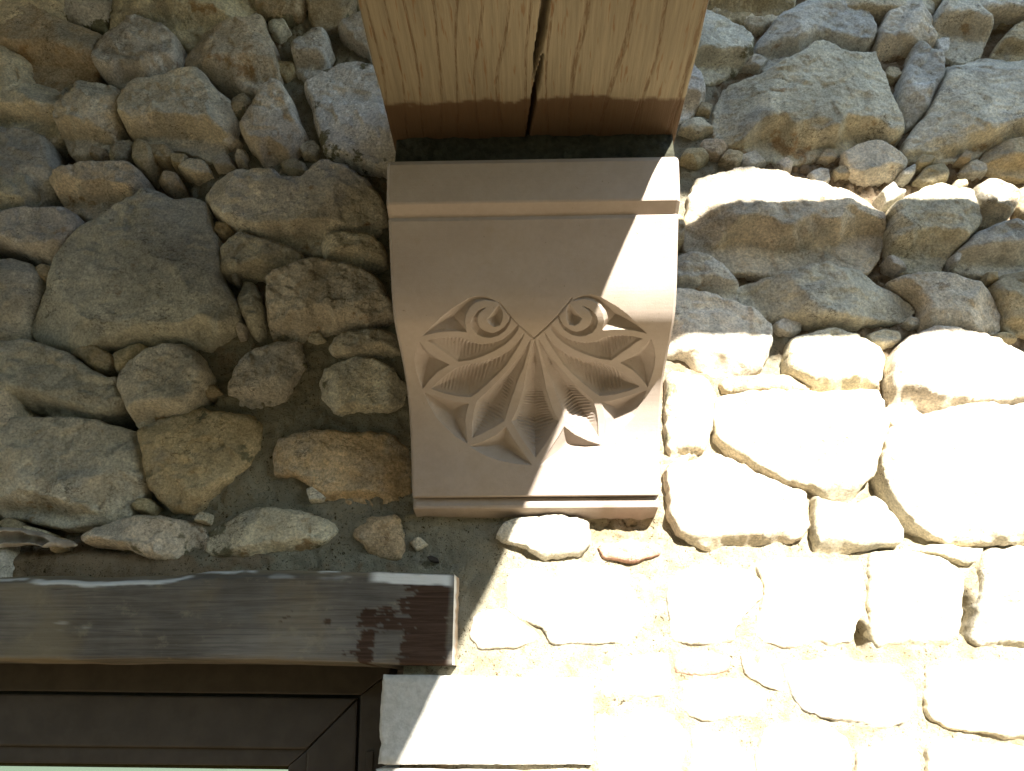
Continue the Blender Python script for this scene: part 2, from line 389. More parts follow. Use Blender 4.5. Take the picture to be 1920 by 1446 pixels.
S('G', .045, [(-60,650),(0,647),(15,641),(50,639),(83,647),(120,657),(150,678),(170,693),(190,700),(213,700),(219,720),(225,748),(195,770),(150,779),(83,773),(58,755),(25,751),(-60,765)], .22, .3, .2)
S('B', .015, [(122,655),(145,645),(180,650),(205,663),(208,680),(195,692),(172,688),(150,672)], 0, .4)
S('B', .015, [(209,662),(240,652),(255,640),(275,645),(262,662),(240,680),(222,700),(213,690)], 0, .3)
S('C', .045, [(219,710),(238,683),(275,650),(308,640),(350,643),(371,660),(386,698),(386,718),(371,740),(333,773),(283,780),(250,798),(233,775),(230,748),(220,730)], .30, .35)
S('G', .040, [(-60,800),(0,788),(50,781),(150,782),(213,792),(246,804),(258,838),(264,880),(258,908),(240,935),(222,962),(165,977),(100,982),(40,972),(0,960),(-60,950)], .20, .45, .15)
S('B', .025, [(249,805),(283,782),(336,768),(366,760),(426,772),(463,774),(483,796),(484,820),(470,850),(447,882),(415,905),(385,935),(360,957),(320,955),(295,935),(273,905),(264,870),(263,850),(253,825)], .12, .15, 0, .2)
S('O', .016, [(510,875),(513,840),(523,818),(578,805),(653,808),(728,808),(761,840),(771,863),(771,920),(728,943),(640,940),(603,933),(575,908),(553,890),(513,888)], .15, .42, .2, .1)
S('W', .012, [(570,915),(590,910),(612,932),(600,938),(578,940)], 0, 0, .5)
S('C', .030, [(150,1008),(160,993),(213,973),(263,963),(326,968),(361,978),(376,1005),(376,1033),(351,1043),(288,1048),(250,1028),(200,1023),(160,1018)], .2, .1, 0, .2)
S('C', .022, [(383,1010),(393,988),(426,970),(473,949),(515,955),(570,958),(612,972),(638,992),(605,1015),(560,1030),(500,1035),(440,1042),(395,1040),(384,1028)], .25, .35, .2, .25)
S('O', .010, [(658,980),(680,968),(748,965),(753,1013),(750,1045),(710,1048),(680,1025),(658,1000)], 0, .35, 0, .2)
S('G', .014, [(260,1010),(285,1004),(292,1016),(276,1024)])
S('C', .034, [(927,1006),(938,985),(952,974),(1000,971),(1060,969),(1104,972),(1106,1020),(1085,1040),(1050,1036),(1020,1044),(985,1024),(950,1017)], .25, .1)
# --- right, upper
S('B', .035, [(1325,-60),(1500,-60),(1493,2),(1462,12),(1418,17),(1396,28),(1364,21),(1333,15)], .4, .3)
S('G', .040, [(1285,20),(1330,23),(1355,32),(1382,48),(1400,58),(1415,68),(1417,80),(1412,95),(1392,112),(1362,126),(1325,140),(1285,135)], .3, .1, .3, .3)
S('G', .045, [(1419,76),(1432,58),(1449,44),(1457,30),(1495,4),(1530,-20),(1600,-20),(1620,2),(1632,16),(1641,34),(1646,52),(1639,70),(1622,85),(1598,93),(1576,90),(1548,78),(1530,82),(1505,98),(1489,108),(1463,115),(1440,117),(1428,100)], .30, .25, .35)
S('C', .055, [(1362,148),(1378,135),(1410,132),(1444,127),(1468,115),(1491,108),(1509,90),(1523,82),(1545,80),(1564,87),(1578,97),(1607,97),(1647,90),(1653,117),(1663,132),(1670,152),(1682,188),(1698,210),(1700,240),(1672,258),(1639,258),(1607,266),(1560,270),(1523,281),(1479,288),(1435,282),(1395,268),(1352,250),(1342,225),(1348,190)], .20, .5, .2, .05)
S('C', .040, [(1647,88),(1646,72),(1654,38),(1671,8),(1690,-25),(1712,-10),(1730,8),(1750,23),(1757,32),(1750,42),(1763,55),(1767,66),(1757,77),(1729,82),(1692,84),(1665,90)], .22, .2, .2)
S('C', .045, [(1757,32),(1759,19),(1771,0),(1785,-30),(1838,-20),(1855,17),(1863,47),(1861,71),(1850,88),(1823,96),(1795,94),(1776,75),(1767,56),(1756,41)], .45, .25, .15)
S('B', .025, [(1868,92),(1878,72),(1899,47),(1925,32),(1980,30),(1980,100),(1920,101),(1885,97)], .3, .1)
S('B', .035, [(1840,-60),(1980,-60),(1980,20),(1920,30),(1890,25),(1862,10),(1848,-10)], .4, .2)
S('B', .020, [(1690,-60),(1780,-60),(1775,-30),(1765,0),(1750,15),(1730,0),(1712,-20)], .3, .2)
S('G', .035, [(1714,83),(1729,81),(1756,90),(1769,103),(1775,117),(1769,141),(1757,169),(1748,194),(1729,211),(1712,222),(1705,207),(1692,196),(1686,169),(1692,141),(1707,113),(1710,94)], 0, .05, .2)
S('G', .010, [(1757,72),(1768,66),(1782,72),(1778,95),(1770,104),(1760,92)])
S('C', .045, [(1702,262),(1712,240),(1733,216),(1748,197),(1760,175),(1773,147),(1780,120),(1786,110),(1814,109),(1831,96),(1853,89),(1880,98),(1920,102),(1980,100),(1980,275),(1920,265),(1895,258),(1868,264),(1850,275),(1823,285),(1795,285),(1757,286),(1720,284),(1704,277)], .18, .35, .25)
S('C', .020, [(1583,283),(1609,268),(1639,263),(1673,268),(1699,285),(1709,298),(1703,310),(1677,323),(1635,334),(1598,323)], .15, .35)
S('B', .018, [(1718,300),(1725,290),(1745,290),(1758,296),(1745,308),(1722,312)], 0, .3)
S('G', .022, [(1688,322),(1705,312),(1718,305),(1717,325),(1705,333),(1690,332)])
S('B', .012, [(1722,330),(1740,312),(1765,305),(1780,320),(1775,335),(1745,340)], 0, .3)
S('B', .025, [(1845,290),(1860,272),(1900,258),(1980,265),(1980,320),(1920,322),(1880,315),(1850,305)], .4, .3)
S('B', .015, [(1795,298),(1810,280),(1822,286),(1820,300)], 0, .2)
S('G', .030, [(1652,362),(1673,342),(1682,356),(1699,360),(1676,378),(1660,382)], 0, .2)
S('B', .026, [(1780,350),(1790,338),(1812,337),(1815,350),(1800,356),(1785,355)], 0, .5)
S('W', .042, [(1302,112),(1312,128),(1322,150),(1324,170),(1312,190),(1290,206),(1270,210),(1266,150),(1280,118)], .3, .1, .2)
# --- right, middle
S('C', .055, [(1290,400),(1298,350),(1311,329),(1353,323),(1399,313),(1426,318),(1467,323),(1488,334),(1516,339),(1541,348),(1576,357),(1613,366),(1635,380),(1668,388),(1671,437),(1667,455),(1660,472),(1641,488),(1616,499),(1560,497),(1500,499),(1417,495),(1364,490),(1328,479),(1300,463),(1286,447)], .42, .2)
S('B', .020, [(1264,402),(1276,396),(1284,405),(1283,445),(1275,455),(1264,455)], 0, .1)
S('C', .050, [(1672,388),(1699,368),(1739,351),(1759,348),(1786,355),(1821,358),(1836,383),(1843,404),(1840,421),(1827,434),(1806,454),(1788,475),(1780,496),(1748,497),(1710,495),(1690,483),(1678,466),(1672,443)], .40, .2)
S('C', .040, [(1828,351),(1846,342),(1874,336),(1899,345),(1912,362),(1910,383),(1899,402),(1880,415),(1846,404),(1833,372)], .35, .5)
S('G', .045, [(1797,470),(1823,443),(1845,426),(1880,418),(1905,406),(1980,415),(1980,505),(1920,508),(1861,503),(1806,495)], .45, .05)
S('G', .015, [(1662,480),(1675,478),(1695,492),(1705,500),(1690,504),(1672,498)])
S('G', .020, [(1783,478),(1797,470),(1806,480),(1800,494),(1785,497)])
S('B', .020, [(1914,352),(1930,345),(1980,345),(1980,400),(1925,398),(1914,380)], 0, .4)
S('G', .030, [(1256,478),(1290,468),(1333,477),(1359,495),(1380,520),(1388,542),(1383,556),(1352,557),(1310,546),(1256,532)], .4, .45)
S('C', .045, [(1388,530),(1396,520),(1446,512),(1493,504),(1525,495),(1551,492),(1570,503),(1588,500),(1618,499),(1635,508),(1658,521),(1692,536),(1716,553),(1731,568),(1726,585),(1690,592),(1640,598),(1600,606),(1540,603),(1493,595),(1446,589),(1417,576),(1394,559)], .18, .3, .1)
S('C', .035, [(1674,518),(1700,513),(1782,510),(1823,521),(1861,536),(1880,555),(1887,580),(1887,612),(1865,626),(1838,622),(1814,611),(1767,609),(1737,612),(1731,590),(1738,568),(1722,550),(1696,533)], .1, .3, .1)
S('B', .030, [(1872,532),(1888,508),(1920,508),(1980,505),(1980,620),(1920,616),(1895,600),(1890,565)], .3, .1)
S('C', .040, [(1246,536),(1301,541),(1348,555),(1389,568),(1427,585),(1450,604),(1448,630),(1441,668),(1430,690),(1389,696),(1335,691),(1308,680),(1286,664),(1246,660)], .20, .1, .15)
S('C', .036, [(1480,650),(1484,630),(1511,623),(1559,614),(1607,625),(1640,644),(1664,664),(1664,700),(1655,720),(1600,726),(1545,735),(1530,718),(1500,700),(1478,690)], .22, .15)
S('C', .042, [(1672,680),(1690,645),(1705,627),(1739,619),(1776,614),(1823,624),(1870,636),(1889,653),(1920,668),(1980,690),(1980,745),(1920,748),(1870,756),(1795,756),(1740,770),(1692,787),(1682,772),(1676,730)], .20, .1)
S('C', .042, [(1345,745),(1400,736),(1460,735),(1530,738),(1600,735),(1645,730),(1655,760),(1666,800),(1650,850),(1640,885),(1615,922),(1600,938),(1560,934),(1525,912),(1470,900),(1423,880),(1380,852),(1350,825),(1340,790)], .15, .15)
S('C', .020, [(1250,690),(1330,705),(1345,740),(1338,800),(1325,835),(1290,860),(1262,858),(1250,830)], .1, 0, 0, .3)
S('C', .045, [(1670,800),(1700,790),(1740,775),(1795,762),(1870,764),(1980,752),(1980,1010),(1920,1015),(1850,1018),(1790,1015),(1752,1005),(1722,985),(1700,960),(1680,935),(1664,900),(1656,860)], .10, .05)
S('C', .040, [(1250,870),(1300,868),(1340,850),(1375,864),(1420,889),(1470,912),(1515,918),(1520,960),(1512,1008),(1470,1018),(1410,1026),(1365,1036),(1300,1020),(1264,990),(1254,950)], .20, .05)
S('C', .036, [(1527,928),(1560,942),(1605,947),(1630,930),(1652,940),(1676,968),(1696,1000),(1688,1022),(1645,1023),(1600,1034),(1566,1046),(1534,1032),(1525,985)], .25, .15)
S('B', .012, [(1350,712),(1400,702),(1470,700),(1530,720),(1520,732),(1440,730),(1360,735)], 0, .2)
# --- right, lower
S('C', .022, [(955,1055),(1000,1050),(1090,1054),(1180,1067),(1241,1072),(1245,1120),(1245,1170),(1238,1203),(1190,1209),(1120,1207),(1075,1206),(1034,1208),(1020,1180),(990,1165),(955,1150),(945,1100)], .05)
S('C', .016, [(890,1150),(940,1142),(990,1172),(1013,1190),(1010,1203),(960,1214),(900,1219),(885,1200)], .1)
S('C', .022, [(1256,1075),(1320,1062),(1400,1067),(1423,1090),(1427,1120),(1398,1150),(1375,1180),(1378,1203),(1345,1211),(1300,1211),(1260,1203),(1254,1140)], .05)
S('C', .026, [(1414,1052),(1500,1042),(1570,1058),(1618,1052),(1621,1100),(1618,1150),(1605,1172),(1602,1203),(1560,1210),(1500,1221),(1450,1212),(1414,1190),(1428,1140),(1438,1110)], .08)
S('C', .034, [(1634,1037),(1700,1032),(1760,1042),(1809,1075),(1808,1110),(1800,1150),(1790,1198),(1760,1217),(1700,1225),(1657,1227),(1638,1203),(1633,1150),(1634,1090)], .10)
S('C', .040, [(1852,1032),(1900,1024),(1980,1022),(1980,1225),(1920,1220),(1870,1213),(1834,1210),(1824,1195),(1838,1150),(1845,1100),(1842,1070)], .08)
S('C', .018, [(1115,1245),(1180,1228),(1250,1227),(1256,1260),(1253,1300),(1200,1313),(1140,1308),(1115,1290)], .1)
S('R', .014, [(1262,1222),(1330,1220),(1372,1232),(1368,1258),(1310,1266),(1264,1262)], 0, .2)
S('C', .020, [(1265,1277),(1330,1270),(1400,1277),(1448,1302),(1438,1343),(1380,1357),(1300,1347),(1262,1320)], .1)
S('C', .014, [(1122,1327),(1190,1327),(1258,1337),(1286,1372),(1278,1440),(1268,1500),(1120,1500),(1118,1400)], .1)
S('C', .018, [(1300,1368),(1370,1372),(1393,1402),(1416,1427),(1408,1500),(1290,1500),(1295,1420)], .1)
S('W', .034, [(1472,1242),(1560,1237),(1620,1242),(1700,1244),(1722,1280),(1722,1330),(1698,1358),(1650,1368),(1610,1366),(1560,1347),(1512,1338),(1484,1300)], .12)
S('C', .014, [(1390,1227),(1440,1227),(1463,1247),(1468,1298),(1445,1288),(1400,1268)])
S('C', .036, [(1737,1252),(1800,1242),(1870,1238),(1980,1242),(1980,1393),(1915,1386),(1860,1376),(1790,1366),(1747,1348),(1735,1310)], .12)
S('C', .022, [(1440,1362),(1500,1352),(1560,1364),(1596,1390),(1594,1500),(1430,1500),(1422,1420)], .1)
S('C', .030, [(1614,1405),(1660,1392),(1708,1390),(1726,1420),(1722,1500),(1610,1500)], .1)
S('C', .034, [(1747,1389),(1800,1388),(1880,1398),(1980,1406),(1980,1500),(1742,1500)], .1)
S('R', .016, [(1120,1022),(1180,1014),(1235,1017),(1238,1040),(1200,1052),(1130,1046)], 0, .2)
S('C', .020, [(1706,1030),(1750,1019),(1800,1026),(1844,1026),(1832,1050),(1812,1058),(1762,1038)], .2)
# --- stones beyond the frame, so that the wall goes on
rg = random.Random(11)
def fill(x0, x1, y0, y1, h):
    y = y0
    while y < y1 - 20:
        hh = h * rg.uniform(.8, 1.2); x = x0 + rg.uniform(-30, 0)
        while x < x1:
            w = h * rg.uniform(1.0, 2.1)
            n = 11; pts = []
            for k in range(n):
                a = -2 * math.pi * k / n
                e = lambda t: math.copysign(abs(t) ** .55, t)
                pts.append((x + w / 2 + e(math.cos(a)) * w * .47 * rg.uniform(.9, 1.04), y + hh / 2 - e(math.sin(a)) * hh * .46 * rg.uniform(.86, 1.04)))
            S(rg.choice('GCCB'), rg.uniform(.025, .045), pts, rg.choice((0, .2, .35)), rg.uniform(0, .4), rg.uniform(0, .3))
            x += w
        y += hh
fill(-520, -70, -60, 1060, 135)
fill(-380, 640, -210, -65, 135)
fill(1340, 2160, -210, -65, 135)
fill(1990, 2330, -60, 1500, 150)
fill(1115, 2200, 1510, 1760, 150)

def chink():
    # small stones packed into the wider joints
    polys = [np.array(sp[2], float) for sp in ST]
    rg2 = np.random.RandomState(4)
    C = np.c_[rg2.uniform(-10, 1930, 9000), rg2.uniform(-20, 1440, 9000)]
    x, y = C[:, 0], C[:, 1]
    ok = ~((x > 655) & (x < 1300) & (y < 975)) & ~((x < 880) & (y > 1025)) & ~((x < 1125) & (y > 1250)) & ~((x > 855) & (y > 690))
    ok &= ~((x > 400) & (x < 780) & (y > 640))
    C = C[ok]; dm = np.full(len(C), 999.)
    for p in polys:
        near = np.where((C[:, 0] > p[:, 0].min() - 40) & (C[:, 0] < p[:, 0].max() + 40) & (C[:, 1] > p[:, 1].min() - 40) & (C[:, 1] < p[:, 1].max() + 40))[0]
        if len(near) == 0: continue
        dd = seg_dist(C[near], p); dd = np.where(inside(C[near], p), -1, dd); dm[near] = np.minimum(dm[near], dd)
    o = np.argsort(-np.minimum(dm, 17)); placed = []
    for i in o:
        if dm[i] < 6.5 or dm[i] > 60 or len(placed) >= 40: continue
        R_ = min(dm[i], 17)
        if any((C[i][0] - a) ** 2 + (C[i][1] - b) ** 2 < (R_ + c_ + 1) ** 2 for a, b, c_ in placed): continue
        placed.append((C[i][0], C[i][1], R_))
    for (a, b, R_) in placed:
        n = rg2.randint(4, 7); ph = rg2.uniform(0, 6.28); el = rg2.uniform(1.0, 1.9)
        S(rg2.choice(list('GCBB')), rg2.uniform(.000, .014), [(a + R_ * el * rg2.uniform(.7, 1.2) * math.cos(ph - 6.283 * k / n), b + R_ * .95 * rg2.uniform(.8, 1.1) * math.sin(ph - 6.283 * k / n)) for k in range(n)], 0, rg2.uniform(0, .4))
TSC = 1.56
TONE = {'G': (.37, .35, .30), 'C': (.425, .38, .295), 'B': (.32, .265, .175), 'O': (.345, .255, .155), 'W': (.48, .46, .405), 'R': (.42, .25, .18)}

def chaikin(p, n=2):
    for _ in range(n):
        q = np.roll(p, -1, 0); p = np.stack([p * .86 + q * .14, p * .14 + q * .86], 1).reshape(-1, 2)
    return p
def resample(p, n):
    c = np.vstack([p, p[:1]]); s = np.r_[0, np.cumsum(np.hypot(*np.diff(c, axis=0).T))]
    t = np.linspace(0, s[-1], n, endpoint=False)
    return np.stack([np.interp(t, s, c[:, 0]), np.interp(t, s, c[:, 1])], 1), s[-1]
def seg_dist(P, poly):
    a = poly; b = np.roll(poly, -1, 0); d = b - a; L = (d * d).sum(1) + 1e-12
    out = np.full(len(P), 1e12)
    for i in range(len(a)):
        w = P - a[i]; t = np.clip((w @ d[i]) / L[i], 0, 1)
        e = w - t[:, None] * d[i]; out = np.minimum(out, (e * e).sum(1))
    return np.sqrt(out)

def inside(P, poly):
    x, y = P[:, 0], P[:, 1]; c = np.zeros(len(P), bool); n = len(poly)
    for i in range(n):
        a, b = poly[i], poly[(i + 1) % n]
        if a[1] == b[1]: continue
        m = ((a[1] > y) != (b[1] > y)) & (x < (b[0] - a[0]) * (y - a[1]) / (b[1] - a[1]) + a[0])
        c ^= m
    return c
def plates(V, scale, seed, amp, slope):
    # broken flat plates: every cell of a jittered grid has its own small offset and tilt
    w = np.c_[V[:, 0], V[:, 1] * 0 + seed * .37, V[:, 1]]
    q = V * scale + np.c_[vnoise(w, scale * .9, seed), vnoise(w, scale * .9, seed + 1)] * .30
    i = np.floor(q).astype(np.int64); best = np.full(len(V), 9.); val = np.zeros(len(V))
    for a in (-1, 0, 1):
        for b in (-1, 0, 1):
            cx, cz = i[:, 0] + a, i[:, 1] + b; z0 = cx * 0
            px_, pz_ = cx + _h(cx, cz, z0, seed), cz + _h(cx, cz, z0 + 7, seed)
            e = np.hypot(px_ - q[:, 0], pz_ - q[:, 1])
            v = (_h(cx, cz, z0 + 11, seed) - .5) * 2 * amp + ((_h(cx, cz, z0 + 13, seed) - .5) * (q[:, 0] - px_) + (_h(cx, cz, z0 + 17, seed) - .5) * (q[:, 1] - pz_)) * 2 * slope / scale
            val = np.where(e < best, v, val); best = np.minimum(best, e)
    return val
def make_stone(k, spec):
    tone, prot, pts, low, och, wht, mor = spec
    r = random.Random(k * 77 + 5)
    ccx, ccy = np.mean([p[0] for p in pts]), np.mean([p[1] for p in pts])
    flat = 1.0 if (ccx > 860 and ccy > 690) else 0.0
    if flat and ccy > 1045: prot *= .26
    elif flat: prot *= .72
    else: prot *= .66
    yp = D - prot * 0.55
    P = np.array(pxpoly(pts, yp))
    A = 0.5 * np.sum(P[:, 0] * np.roll(P[:, 1], -1) - np.roll(P[:, 0], -1) * P[:, 1])
    if A < 0: P = P[::-1]; A = -A
    half = math.sqrt(A / math.pi)
    if half > .02: P = chaikin(P, 1)
    _, L = resample(P, 10)
    offscreen = all(p[0] < -20 or p[0] > 1940 or p[1] < -40 or p[1] > 1470 for p in pts)
    step = 0.009 if offscreen else (0.0034 if half > .02 else .0024)
    n = int(np.clip(L / step, 24, 320))
    O, L = resample(P, n)
    c = O.mean(0)
    # ragged outline
    o3 = np.c_[O[:, 0], np.full(n, k * 3.7), O[:, 1]]
    rad = O - c; rl = np.hypot(rad[:, 0], rad[:, 1])[:, None] + 1e-9
    sm_ = min(1., half / .03)
    O = O + rad / rl * ((fbm(o3, 75, 4, k, .65) * 0.0050 + fbm(o3, 24, 2, k + 3) * 0.0035) * sm_)[:, None]
    O = O + rad / rl * (.0026 if half > .015 else 0.)
    pts2 = [O]
    for offm in (.0011, .0027, .0052):
        pts2.append(O - rad / rl * min(offm, half * .3))
    gx = np.arange(O[:, 0].min(), O[:, 0].max(), step); gz = np.arange(O[:, 1].min(), O[:, 1].max(), step * .87)
    GX, GZ = np.meshgrid(gx, gz); GX = GX + (np.arange(len(gz)) % 2)[:, None] * step * .5
    Gp = np.c_[GX.ravel(), GZ.ravel()]
    rs = np.random.RandomState(k); Gp = Gp + rs.uniform(-.18, .18, Gp.shape) * step
    Gp = Gp[inside(Gp, O)]
    Gp = Gp[seg_dist(Gp, O[::2]) > min(.0052, half * .3) + step * .45]
    allp = np.vstack(pts2 + [Gp])
    res = delaunay_2d_cdt([Vector((float(x), float(y))) for x, y in allp], [(i, (i + 1) % n) for i in range(n)], [], 1, 1e-6)
    V = np.array([(v.x, v.y) for v in res[0]]); tris = [tuple(f) for f in res[2]]
    mapo = {}
    for vi, ol in enumerate(res[3]):
        for q_ in ol: mapo[q_] = vi
    loop = [mapo[i] for i in range(n)]
    d = seg_dist(V, O[::max(1, n // 140)])
    d[loop] = 0
    P3 = np.c_[V[:, 0], np.full(len(V), k * 0.731), V[:, 1]]
    zmin, zmax = O[:, 1].min(), O[:, 1].max(); hgt = zmax - zmin
    # main face and broken facets
    q = V - c
    tx, tz = r.uniform(-.10, .10), r.uniform(-.02, .14)
    if flat: tx, tz = tx * .4, tz * .25
    H = prot + tx * q[:, 0] + tz * -q[:, 1] * 0.5
    warp = fbm(P3, 16, 3, 50 + k) * 0.010
    for j in range(8):
        a = r.uniform(0, 2 * math.pi); sl = r.uniform(.12, .75) if not flat else r.uniform(.06, .35); off = half * (r.uniform(.40, 1.05) if not flat else r.uniform(.6, 1.1))
        pl = prot - sl * (q[:, 0] * math.cos(a) + q[:, 1] * math.sin(a) - off) + warp * .5
        H = np.minimum(H, pl)
    facet = np.zeros(len(V))
    if low > 0:
        zl = zmin + hgt * low
        edge = zl + fbm(P3, 14, 3, 90 + k) * hgt * .16 + tx * 1.5 * q[:, 0]
        below = edge - V[:, 1]
        pl = prot + tz * -q[:, 1] * .5 - np.maximum(below, -0.004) * r.uniform(1.5, 2.3) - .001
        facet = sstep(-.003, .006, below)
        H = np.where(below > -.002, np.minimum(H, pl), H)
    rr = min(max(.28 * half, .0022), .0085 if not flat else .0045) * r.uniform(.75, 1.2)
    u = np.clip(d / rr, 0, 1); e = (1 - (1 - u) ** 2.2) ** .45
    back = -0.014
    Y = back + (np.maximum(H, back + .006) - back) * e
    fade = np.clip(d / .008, .12, 1)
    rf = r.uniform(.35, 1.1)
    ga = (1 - .5 * flat) * min(1., half / .03) * rf
    Y += fade * (fbm(P3, 11, 3, 7 + k) * .0036 * ga + plates(V, 26, 100 + k, .0022 * ga, .13 * ga) + plates(V, 62, 300 + k, .0010 * rf, .12 * rf) + fbm(P3 * np.array([.8, 1, 1.3]), 42, 4, 9 + k, .62) * .0038 * (.45 + .55 * rf) * (1 - .3 * flat))
    # chips and flakes broken off the face
    fl = fbm(P3 * np.array([.8, 1, 1.4]), 17, 4, 21 + k, .6)
    Y -= fade * sstep(.16, .24, fl) * .0022 * (1 - .3 * flat) + fade * sstep(.30, .36, fl) * .0022
    Y += fade * vnoise(P3, 190, 33 + k) * .0009
    X3 = np.c_[V[:, 0], D - Y, V[:, 1]]
    sk = np.c_[c[0] + (V[loop, 0] - c[0]) * .97, np.full(n, D + .10), c[1] + (V[loop, 1] - c[1]) * .97]
    nvv = len(V)
    verts = np.vstack([X3, sk])
    F = list(tris)
    F += [(nvv + i, nvv + (i + 1) % n, loop[(i + 1) % n], loop[i]) for i in range(n)]
    def pad(a): return np.r_[a, np.full(n, float(np.mean(a)))]
    oc = och * .55 + facet * och * .75 + fbm(P3, 12, 3, 61 + k) * .35 * och
    nz = fbm(P3, 9, 3, 71 + k)
    wh = np.clip(wht * (.4 + 1.4 * nz + .5 * sstep(zmin, zmax, V[:, 1])), 0, 1) * (1 - facet * .7)
    edge_m = 1 - np.clip(d / (half * .6), 0, 1)
    mo = mor * (.35 + edge_m * .9) + nz * .25 * (mor > 0)
    ob = mesh_obj('stone', verts, F, STONE, wall, attrs={'och': pad(oc), 'wht': pad(wh), 'mor': pad(np.clip(mo, 0, 1))})
    t = TONE[tone]; jv = TSC * r.uniform(.88, 1.1)
    ob.color = (t[0] * jv * r.uniform(.97, 1.03), t[1] * jv, t[2] * jv * r.uniform(.93, 1.05), 1)
chink()
for k, sp in enumerate(ST): make_stone(k, sp)

# ------------------------------------------------------------------ mortar bed (one rough sheet, with the window left open)
LINTEL_BOT = at(400, 1238, D)[2]
WIN_X = at(713, 1330, D)[0]
def mortar_bed():
    x0, x1, z0, z1 = -1.30, 1.55, at(900, 1650, D)[2], 1.62
    st = .0032
    # finer only where the picture looks
    def axis(a, b, fa, fb):
        return np.unique(np.round(np.r_[np.arange(a, fa, .02), np.arange(fa, fb, st), np.arange(fb, b, .02)], 5))
    xs = axis(x0, x1, at(-20, 500)[0], at(1940, 500)[0]); zs = axis(z0, z1, at(900, 1460)[2], at(900, -20)[2])
    X, Z = np.meshgrid(xs, zs); X = X.ravel(); Z = Z.ravel()
    P3 = np.c_[X, np.zeros_like(X), Z]
    # recess of the joint below the mean stone face, and how fresh (grey green) the mortar is: px centre, radii, recess, freshness
    blobs = [((600, 830), (230, 190), .006, 1.), ((830, 1080), (130, 150), .003, 1.), ((560, 240), (110, 110), .012, 1.), ((450, 300), (90, 60), .015, .9), ((600, 90), (70, 110), .022, .8),
             ((1335, 225), (90, 70), .013, .9), ((1285, 330), (40, 110), .012, .9), ((1462, 640), (30, 60), .014, .8), ((1150, 1200), (340, 230), -.001, .5), ((1330, 780), (110, 130), .008, .5),
             ((1480, 1150), (300, 200), .000, .4), ((1350, 1380), (260, 140), -.002, .4), ((450, 640), (120, 40), .010, .7), ((690, 540), (60, 130), .016, .9), ((300, 1065), (420, 26), .000, .15),
             ((1690, 1100), (260, 260), .004, .25), ((560, 1040), (170, 40), .006, .8), ((700, 640), (90, 60), .010, 1.), ((1660, 660), (140, 60), .012, .2), ((1560, 320), (120, 40), .016, .1), ((1750, 330), (150, 60), .020, .0),
             ((1400, 55), (60, 60), .016, .1), ((1670, 130), (30, 70), .016, .0), ((1170, 990), (62, 24), .030, .3), ((1335, 150), (40, 40), .016, .4)]
    rec = .024 + .034 * sstep(at(480, 400)[0], at(330, 400)[0], X) * sstep(at(200, 1040)[2], at(200, 960)[2], Z); fr = np.full(len(X), .35); wsum = np.full(len(X), .22)
    rec *= wsum; fr *= wsum
    for (cx, cy), (rx, ry), rc, f in blobs:
        a = at(cx, cy); b = at(cx + rx, cy - ry); sx, sz = abs(b[0] - a[0]), abs(b[2] - a[2])
        w = np.exp(-(((X - a[0]) / sx) ** 2 + ((Z - a[2]) / sz) ** 2) ** 1.5) * 3
        rec += w * rc; fr += w * f; wsum += w
    rec /= wsum; fr /= wsum
    # black voids between stones
    for (cx, cy), (rx, ry), dp in [((205, 765), (26, 16), .07), ((60, 280), (60, 26), .04), ((166, 100), (10, 30), .03), ((396, 405), (14, 22), .05), ((388, 745), (14, 8), .03), ((225, 235), (14, 22), .03), ((345, 85), (22, 14), .04),
                                   ((1672, 790), (14, 10), .06), ((1702, 276), (10, 10), .03), ((1618, 1190), (8, 22), .05), ((1815, 1150), (10, 50), .04), ((1655, 890), (14, 50), .03), ((1700, 985), (30, 30), .02)]:
        a = at(cx, cy); b = at(cx + rx, cy - ry)
        rec += dp * np.exp(-(((X - a[0]) / (b[0] - a[0])) ** 2 + ((Z - a[2]) / (b[2] - a[2])) ** 2) ** 2)
    pxa, pxb = at(880, 1100)[0], at(1010, 1100)[0]; pza, pzb = at(900, 720)[2], at(900, 860)[2]
    pale = sstep(pxa, pxb, X) * sstep(pza, pzb, Z) * .8  # mortar paler over the sunlit lower right, sunlight put into its colour
    lump = fbm(P3, 22, 3, 301) * .012 + np.abs(fbm(P3, 55, 3, 305)) * .014 - .005 + vnoise(P3, 230, 307) * .0018 + vnoise(P3, 120, 309) * .0026
    lump *= np.clip(.45 + rec * 22, .45, 1.35)
    def worley(scale, seed):
        q = np.c_[X, Z] * scale + vnoise(P3, scale * .5, seed)[:, None] * .35; i = np.floor(q); best = np.full(len(X), 9.); sec = np.full(len(X), 9.)
        for a_ in (-1, 0, 1):
            for b_ in (-1, 0, 1):
                cx_, cz_ = (i[:, 0] + a_).astype(np.int64), (i[:, 1] + b_).astype(np.int64)
                jx = _h(cx_, cz_, cx_ * 0, seed); jz = _h(cx_, cz_, cx_ * 0 + 7, seed)
                e = np.hypot(cx_ + jx - q[:, 0], cz_ + jz - q[:, 1]); sec = np.where(e < best, best, np.minimum(sec, e)); best = np.minimum(best, e)
        return np.clip((sec - best) * 2.2, 0, 1)
    cl = (worley(62, 31) * .008 + worley(140, 37) * .003 - .005) * np.clip((rec - .007) * 90, 0, 1) * np.clip(1.15 - fr, .2, 1)
    lump += cl
    Y = D + rec - lump
    # sloping mortar fillet on the top of the lintel
    V = np.c_[X, Y, Z]
    F = grid_faces(len(zs), len(xs))
    keep = ~((X[F].max(1) < WIN_X + .03) & (Z[F].max(1) < LINTEL_BOT + .05))
    F = F[keep][:, ::-1]
    F = F[:, [0, 3, 2, 1]][:, ::-1] if False else F
    used = np.unique(F); mp = np.zeros(len(V), int); mp[used] = np.arange(len(used))
